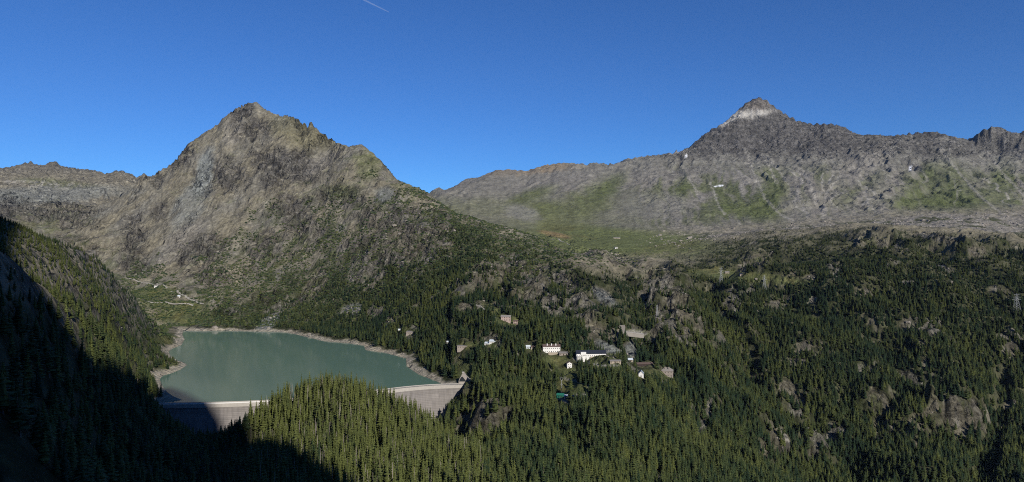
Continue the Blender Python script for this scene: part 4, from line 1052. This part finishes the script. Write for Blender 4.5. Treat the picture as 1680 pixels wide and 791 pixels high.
def spruce_mesh(seed, H_=1.0, width=0.15, whorls=15, per=8, bare=0.10, droop=0.35, core=True, ragged=0.3):
    r = random.Random(seed); b = MB()
    for k in range(whorls):
        f = (k + r.uniform(-.25, .25)) / whorls
        f = min(max(f, 0), 0.97)
        z = bare + (0.985 - bare) * f
        L = width * ((1 - f) ** 0.8) * (0.72 + 0.28 * min(1, f * 6)) + 0.006
        for j in range(per):
            if r.random() < 0.12 + ragged * 0.3: continue
            a = 2 * math.pi * (j + r.uniform(-.4, .4) + 0.5 * (k % 2)) / per
            l = L * r.uniform(1 - ragged, 1 + ragged * 0.7)
            ca, sa = math.cos(a), math.sin(a); wd = l * 0.42 + 0.006
            zz = z + r.uniform(-.012, .012); dr = droop * l
            p = [(0, 0, zz + 0.02), (ca*l*.55 - sa*wd, sa*l*.55 + ca*wd, zz - dr*.75), (ca*l*.55, sa*l*.55, zz - dr*.25), (ca*l*.55 + sa*wd, sa*l*.55 - ca*wd, zz - dr*.75), (ca*l, sa*l, zz - dr)]
            b.poly(p, [(0,1,2),(0,2,3),(2,1,4),(2,4,3)])
    b.poly([(0,0,1.0),(.012,0,.93),(-.006,.011,.93),(-.006,-.011,.93)], [(0,1,2),(0,2,3),(0,3,1)])
    if core:
        n_ = 7; o = len(b.v)
        b.v += [(math.cos(2*math.pi*i/n_)*width*.48*r.uniform(.8,1.1), math.sin(2*math.pi*i/n_)*width*.48*r.uniform(.8,1.1), bare + .05) for i in range(n_)] + [(0,0,.95),(0,0,bare+.02)]
        for i in range(n_): b.f += [(o+i, o+(i+1)%n_, o+n_), (o+(i+1)%n_, o+i, o+n_+1)]
    return b
def trunk_mb(top=0.9, r0=0.013): return MB().bar((0,0,-.06),(0,0,top), r0, r0*.25, 5)
def snag_mb(seed):
    r = random.Random(seed); b = MB().bar((0,0,-.05),(0,0,.86), .013, .004, 5)
    for k in range(22):
        z = .2 + .6 * k / 22; a = r.uniform(0, 6.28); l = .05 * (1.1 - z) + .012
        b.bar((0,0,z),(math.cos(a)*l, math.sin(a)*l, z - .015), .003, .0012, 3)
    return b
class Proto: pass
def make_proto(crown_mb, crown_mat, trunk_mb_, trunk_mat):
    p = Proto()
    p.crown = None
    if crown_mb:
        me = bpy.data.meshes.new("crown"); me.from_pydata(crown_mb.v, [], crown_mb.f); me.materials.append(crown_mat); p.crown = me
    me = bpy.data.meshes.new("trunk"); me.from_pydata(trunk_mb_.v, [], trunk_mb_.f); me.materials.append(trunk_mat); p.trunk = me
    # joined copy for the mass of the forest
    v, f, mi = list(trunk_mb_.v), list(trunk_mb_.f), [0] * len(trunk_mb_.f)
    if crown_mb:
        o = len(v); v += crown_mb.v; f += [tuple(o + i for i in t) for t in crown_mb.f]; mi += [1] * len(crown_mb.f)
    me = bpy.data.meshes.new("conifer"); me.from_pydata(v, [], f); me.materials.append(trunk_mat)
    if crown_mb: me.materials.append(crown_mat)
    me.polygons.foreach_set('material_index', mi)
    p.joined = bpy.data.objects.new("conifer_source", me)
    return p
PROTOS = [make_proto(spruce_mesh(1, width=0.155), M_SPRUCE, trunk_mb(), M_BARK), make_proto(spruce_mesh(2, width=0.19, whorls=13), M_SPRUCE, trunk_mb(), M_BARK),
          make_proto(spruce_mesh(3, width=0.135, whorls=16, per=7, ragged=.4), M_SPRUCE, trunk_mb(), M_BARK), make_proto(spruce_mesh(4, width=0.235, whorls=11, per=8, bare=.06, droop=.2), M_SPRUCE, trunk_mb(), M_BARK),
          make_proto(spruce_mesh(5, width=.17, whorls=12, per=6, bare=.22, droop=.15, core=False, ragged=.5), M_LARCH, trunk_mb(.93,.016), M_BARK), make_proto(spruce_mesh(6, width=.20, whorls=10, per=7, bare=.16, droop=.1, core=True, ragged=.45), M_LARCH, trunk_mb(.93,.016), M_BARK),
          make_proto(None, None, snag_mb(7), M_DEAD)]

# where trees grow
clump = fbm(X / 55, Y / 55, 3, 201); clump2 = fbm(X / 180, Y / 180, 3, 203)
DENS = sst(-5, 55, tl) * zone_f
DENS *= np.clip(0.72 + 1.1 * clump + 0.5 * clump2 + sst(60, 170, tl) * 0.6 + sst(1150, 900, dep) * 0.5, 0, 1)
peak_side = w_peak * sst(1000, 900, PX)
DENS *= 1 - peak_side * 0.25 * sst(150, 0, tl)
DENS *= (1 - (0.93 - 0.6 * sst(0.02, 0.25, clump)) * ROCKW) * (1 - np.clip(CLW * 0.95, 0, 1)) * (1 - MEAD) * (1 - mor * 0.85) * (1 - SCREEW) * (1 - 0.75 * sst(1.2, 2.2, SL))
DENS *= sst(16, 34, LAKE) * np.where(inside_dam & (DAMD < 32), 0, 1) * (R > 330)
DENS = np.clip(DENS, 0, 1)
left_zone = (PX < 330) & (dep < 1600)
DENS = np.where(left_zone, np.clip(0.9 + 0.8 * clump, 0, 1) * (1 - .8 * ROCKW) * (1 - CLW * .8) * sst(10, 26, LAKE) * (R > 330) * np.where(dep < 600, .5, 1), DENS)
step = 5.5
gx, gy = np.meshgrid(np.arange(-2100, 2300, step), np.arange(330, 2800, step))
gx = gx.ravel() + rng.uniform(-.48, .48, gx.size) * step; gy = gy.ravel() + rng.uniform(-.48, .48, gy.size) * step
ok = (np.abs(np.arctan2(gx, gy)) < math.radians(39.5))
gx, gy = gx[ok], gy[ok]
dn = grid_sample(DENS, gx, gy)
far_thin = np.interp(gy, [900, 1500, 2900], [1.0, 0.85, 0.6])
ok = rng.random(gx.size) < dn * far_thin
gx, gy = gx[ok], gy[ok]
gz = height(gx, gy)
tlv = grid_sample(tl, gx, gy)
hgt = np.interp(gy, [400, 900, 1300, 2000, 2900], [21, 20, 16.5, 14, 11]) * rng.triangular(.45, 1.0, 1.3, gx.size) * np.interp(tlv, [-10, 30, 120], [.42, .6, 1.0])
sp = fbm(gx / 70, gy / 70, 3, 301) + rng.normal(0, .22, gx.size)
larchy = sp > np.where(gy < 1000, .26, .42)
var = np.where(larchy, rng.integers(4, 6, gx.size), rng.choice([0, 1, 2, 3], gx.size, p=[.34, .3, .2, .16]))
gpx, gpy = CX + gx / gy * F, CY - (gz - CAMZ) / gy * F
knoll = (gpx > 405) & (gpx < 790) & (gpy > 640) & (gy < 940)
var = np.where(knoll & (rng.random(gx.size) < .17), 6, var)
tint = np.clip(.32 + .7 * fbm(gx / 70, gy / 70, 3, 305) + .5 * fbm(gx / 260, gy / 260, 2, 307) + rng.normal(0, .28, gx.size) + .50 * knoll + .22 * sst(1150, 800, gy), 0, 1)
hgt = hgt * np.where(knoll, 1.3, 1.0)
rot = rng.uniform(0, 6.283, gx.size)
fat = rng.uniform(.72, 1.32, gx.size) * np.where(knoll, .84, 1.22) * np.interp(gy, [800, 1200, 2000], [1.0, 1.2, 1.4])
# which of them can be seen, and how large
keep = np.ones(gx.size, bool)
for hx, hy, hz_, hw, hh in HOUSES + [(crest[-1][0] + 3, crest[-1][1], 4, 22, 10), (p5x, p5y, p5z, 4, 10)]:
    f_ = gy / hy; line = CAMZ + (hz_ + 0.38 * hh - CAMZ) * f_
    keep &= ~((np.abs(gx - hx * f_) < hw / 2 * f_ + 2.5) & (gy < hy + 4) & (gy > hy - 260) & (gz + hgt > line))
    keep &= np.hypot((gx - hx) / (hw / 2 + 5), (gy - hy - 5) / 14) > 1
gx, gy, gz, hgt, var, tint, rot, fat, gpx, gpy, knoll = [a_[keep] for a_ in (gx, gy, gz, hgt, var, tint, rot, fat, gpx, gpy, knoll)]
vis = np.ones(gx.size, bool)
for f_ in np.linspace(.25, .985, 34):
    zz = CAMZ + (gz + hgt * .6 - CAMZ) * f_
    vis &= height(gx * f_, gy * f_) < zz
vis &= (gpx > 4) & (gpx < 1676) & (gpy < 800)
lit = (gpx > np.interp(gpy, [640, 700, 790], [420, 440, 560]))
size = np.where(vis & lit, hgt / gy, 0)
def pick(mask, n_): 
    ids = np.nonzero(mask & (size > 0))[0]
    return ids[np.argsort(-size[ids])[:n_]]
sel = {'spruce_tree': pick(var < 4, 300), 'larch_tree': pick((var == 4) | (var == 5), 160), 'dead_tree': pick(var == 6, 60)}
TREE_LABELS = {
 ('spruce_tree', 0): ("narrow dark green spruce on the sunlit knoll in front of the dam", "spruces on the knoll in front of the dam"),
 ('spruce_tree', 1): ("dark green spruce at the foot of the wooded slope right of the knoll", "spruces on the lower slope right of the knoll"),
 ('larch_tree', 0): ("light green feathery larch on the sunlit knoll in front of the dam", "larches on the knoll in front of the dam"),
 ('larch_tree', 1): ("light green feathery larch at the foot of the slope right of the knoll", "larches on the lower slope right of the knoll"),
 ('dead_tree', 0): ("bare grey dead tree among the spruces on the knoll", "dead trees on the knoll"),
 ('dead_tree', 1): ("bare grey dead tree among the spruces on the knoll", "dead trees on the knoll")}
taken = np.zeros(gx.size, bool)
for nm, ids in sel.items():
    for i in ids:
        taken[i] = True
        lb, gp = TREE_LABELS[(nm, 0 if knoll[i] else 1)]
        p = PROTOS[var[i]]
        t = bpy.data.objects.new(nm, None); t.location = (gx[i], gy[i], gz[i] - .3); t.rotation_euler = (random.gauss(0, .04), 0, rot[i])
        s = float(hgt[i]); t.scale = (s * fat[i], s * fat[i], s); COL.objects.link(t)
        tag(t, lb, "dead tree" if nm == 'dead_tree' else "tree", gp)
        o = bpy.data.objects.new("trunk", p.trunk); o.parent = t; COL.objects.link(o)
        if p.crown:
            o = bpy.data.objects.new("crown", p.crown); o.parent = t; o['tint'] = float(tint[i]); COL.objects.link(o)
# the rest of the forest: one mass
def scatter(name, label, idx_, px_, py_, pz_, sc_, rot_, var_, tint_, sources):
    me = bpy.data.meshes.new(name); me.vertices.add(len(px_))
    me.vertices.foreach_set('co', np.stack([px_, py_, pz_], -1).astype(np.float32).ravel())
    for an, ty, arr in (('rot', 'FLOAT', rot_), ('lean', 'FLOAT', rng.normal(0, .045, len(px_))), ('tint', 'FLOAT', tint_), ('var', 'INT', var_)):
        a = me.attributes.new(an, ty, 'POINT'); a.data.foreach_set('value', np.asarray(arr, np.int32 if ty == 'INT' else np.float32))
    a = me.attributes.new('scl', 'FLOAT_VECTOR', 'POINT'); a.data.foreach_set('vector', np.asarray(sc_, np.float32).ravel())
    o = bpy.data.objects.new(name, me); COL.objects.link(o)
    ng = bpy.data.node_groups.new(name, 'GeometryNodeTree')
    ng.interface.new_socket(name="Geometry", in_out='INPUT', socket_type='NodeSocketGeometry'); ng.interface.new_socket(name="Geometry", in_out='OUTPUT', socket_type='NodeSocketGeometry')
    gi, go = ng.nodes.new('NodeGroupInput'), ng.nodes.new('NodeGroupOutput')
    iop = ng.nodes.new('GeometryNodeInstanceOnPoints'); iop.inputs['Pick Instance'].default_value = True
    gti = ng.nodes.new('GeometryNodeGeometryToInstance')
    for s_ in reversed(sources):
        oi = ng.nodes.new('GeometryNodeObjectInfo'); oi.inputs['Object'].default_value = s_; oi.inputs['As Instance'].default_value = True
        ng.links.new(oi.outputs['Geometry'], gti.inputs[0])
    def na(n_, ty):
        x = ng.nodes.new('GeometryNodeInputNamedAttribute'); x.data_type = ty; x.inputs['Name'].default_value = n_; return x.outputs['Attribute']
    cb = ng.nodes.new('ShaderNodeCombineXYZ'); ng.links.new(na('rot', 'FLOAT'), cb.inputs[2]); ng.links.new(na('lean', 'FLOAT'), cb.inputs[0])
    ng.links.new(gi.outputs[0], iop.inputs['Points']); ng.links.new(gti.outputs[0], iop.inputs['Instance'])
    ng.links.new(na('var', 'INT'), iop.inputs['Instance Index']); ng.links.new(cb.outputs[0], iop.inputs['Rotation']); ng.links.new(na('scl', 'FLOAT_VECTOR'), iop.inputs['Scale'])
    ng.links.new(iop.outputs[0], go.inputs[0])
    md = o.modifiers.new("scatter", 'NODES'); md.node_group = ng
    return tag(o, label, None, None, 'stuff')
r_ = ~taken
print("trees", gx.size, "left in the mass", int(r_.sum()))
scatter("forest", "dense conifer forest covering the valley slopes", None, gx[r_], gy[r_], gz[r_] - .3, np.stack([hgt * fat, hgt * fat, hgt], -1)[r_], rot[r_], var[r_], tint[r_], [p.joined for p in PROTOS])

# dwarf shrubs up the flank of the big peak
step = 6.6
sx, sy = np.meshgrid(np.arange(-1300, 500, step), np.arange(1450, 2750, step))
sx = sx.ravel() + rng.uniform(-.5, .5, sx.size) * step; sy = sy.ravel() + rng.uniform(-.5, .5, sy.size) * step
cl = fbm(sx / 60, sy / 60, 3, 401) + .5 * fbm(sx / 190, sy / 190, 2, 403)
tv = grid_sample(tl, sx, sy); wp = grid_sample(w_peak * (1 - MEAD) * (1 - .6 * ROCKW) * (LAKE > 34), sx, sy)
ok = rng.random(sx.size) < wp * sst(.05, .4, cl + np.interp(tv, [-170, -80, 30], [-.40, .14, .75])) * .97
sx, sy, cl = sx[ok], sy[ok], cl[ok]
sz = height(sx, sy)
ico = bmesh.new(); bmesh.ops.create_icosphere(ico, subdivisions=2, radius=1)
for v_ in ico.verts:
    k_ = 1 + .35 * math.sin(v_.co.x * 9 + 1) * math.sin(v_.co.y * 8) + random.uniform(-.22, .22); v_.co *= k_; v_.co.z = max(v_.co.z, -.3) * .8
me = bpy.data.meshes.new("shrub"); ico.to_mesh(me); ico.free(); me.materials.append(M_SPRUCE)
shrub_src = bpy.data.objects.new("shrub_source", me)
ss = rng.uniform(1.3, 3.6, sx.size)
print("shrubs", sx.size)
scatter("shrubbery", "dark dwarf pine shrubs spotting the flank of the big peak", None, sx, sy, sz, np.stack([ss * 1.2, ss * 1.2, ss], -1), rng.uniform(0, 6.28, sx.size), np.zeros(sx.size, int), np.clip(rng.normal(.35, .25, sx.size), 0, 1), [shrub_src])

# ------------------------------------------------------------------ boulders on the moraine, the shore and the outcrops
step = 7.5
bx, by = np.meshgrid(np.arange(-1300, 3300, step), np.arange(700, 3300, step))
bx = bx.ravel() + rng.uniform(-.5, .5, bx.size) * step; by = by.ravel() + rng.uniform(-.5, .5, by.size) * step
ok = np.abs(np.arctan2(bx, by)) < math.radians(39); bx, by = bx[ok], by[ok]
bw = grid_sample(np.clip(mor * sst(-.1, .4, n2) * .5 + ROCKW * .10 + band * (LAKE > 3) * .35 + SCREEW * .3, 0, 1) * (DAMD > 20), bx, by)
ok = rng.random(bx.size) < bw; bx, by = bx[ok], by[ok]
bz = height(bx, by)
def rock_src(seed):
    r = random.Random(seed); bm = bmesh.new(); bmesh.ops.create_icosphere(bm, subdivisions=1, radius=1)
    for v_ in bm.verts: v_.co *= r.uniform(.65, 1.2)
    me = bpy.data.meshes.new("boulder"); bm.to_mesh(me); bm.free(); me.materials.append(M_ROCKB); return bpy.data.objects.new("boulder_source", me)
M_ROCKB = simple("boulder_rock", (.27,.24,.20), 0.95, 0.35, 0.7)
bs = np.exp(rng.normal(.45, .5, bx.size)) * np.interp(by, [900, 2600], [.55, 1.5])
print("boulders", bx.size)
scatter("boulders", "pale boulders strewn over the moraine, shore and outcrops", None, bx, by, bz, np.stack([bs * 1.2, bs, bs * .8], -1), rng.uniform(0, 6.28, bx.size), rng.integers(0, 3, bx.size), np.zeros(bx.size), [rock_src(k) for k in range(3)])

# ------------------------------------------------------------------ air
me = bpy.data.meshes.new("haze")
b_ = MB().box(-9800, 9800, -9800, 9800, -400, 2600)
me.from_pydata(b_.v, [], b_.f)
hm = bpy.data.materials.new("mountain_air"); hm.use_nodes = True; nt = hm.node_tree
nt.nodes.remove(nt.nodes['Principled BSDF'])
pv = nt.nodes.new('ShaderNodeVolumePrincipled'); pv.inputs['Color'].default_value = (.52, .70, 1.0, 1); pv.inputs['Density'].default_value = 0.9e-5; pv.inputs['Anisotropy'].default_value = 0.0
nt.links.new(pv.outputs[0], nt.nodes['Material Output'].inputs['Volume'])
me.materials.append(hm)
hz = bpy.data.objects.new("haze", me); COL.objects.link(hz)
tag(hz, "thin blue mountain air over the whole valley", None, None, 'stuff')
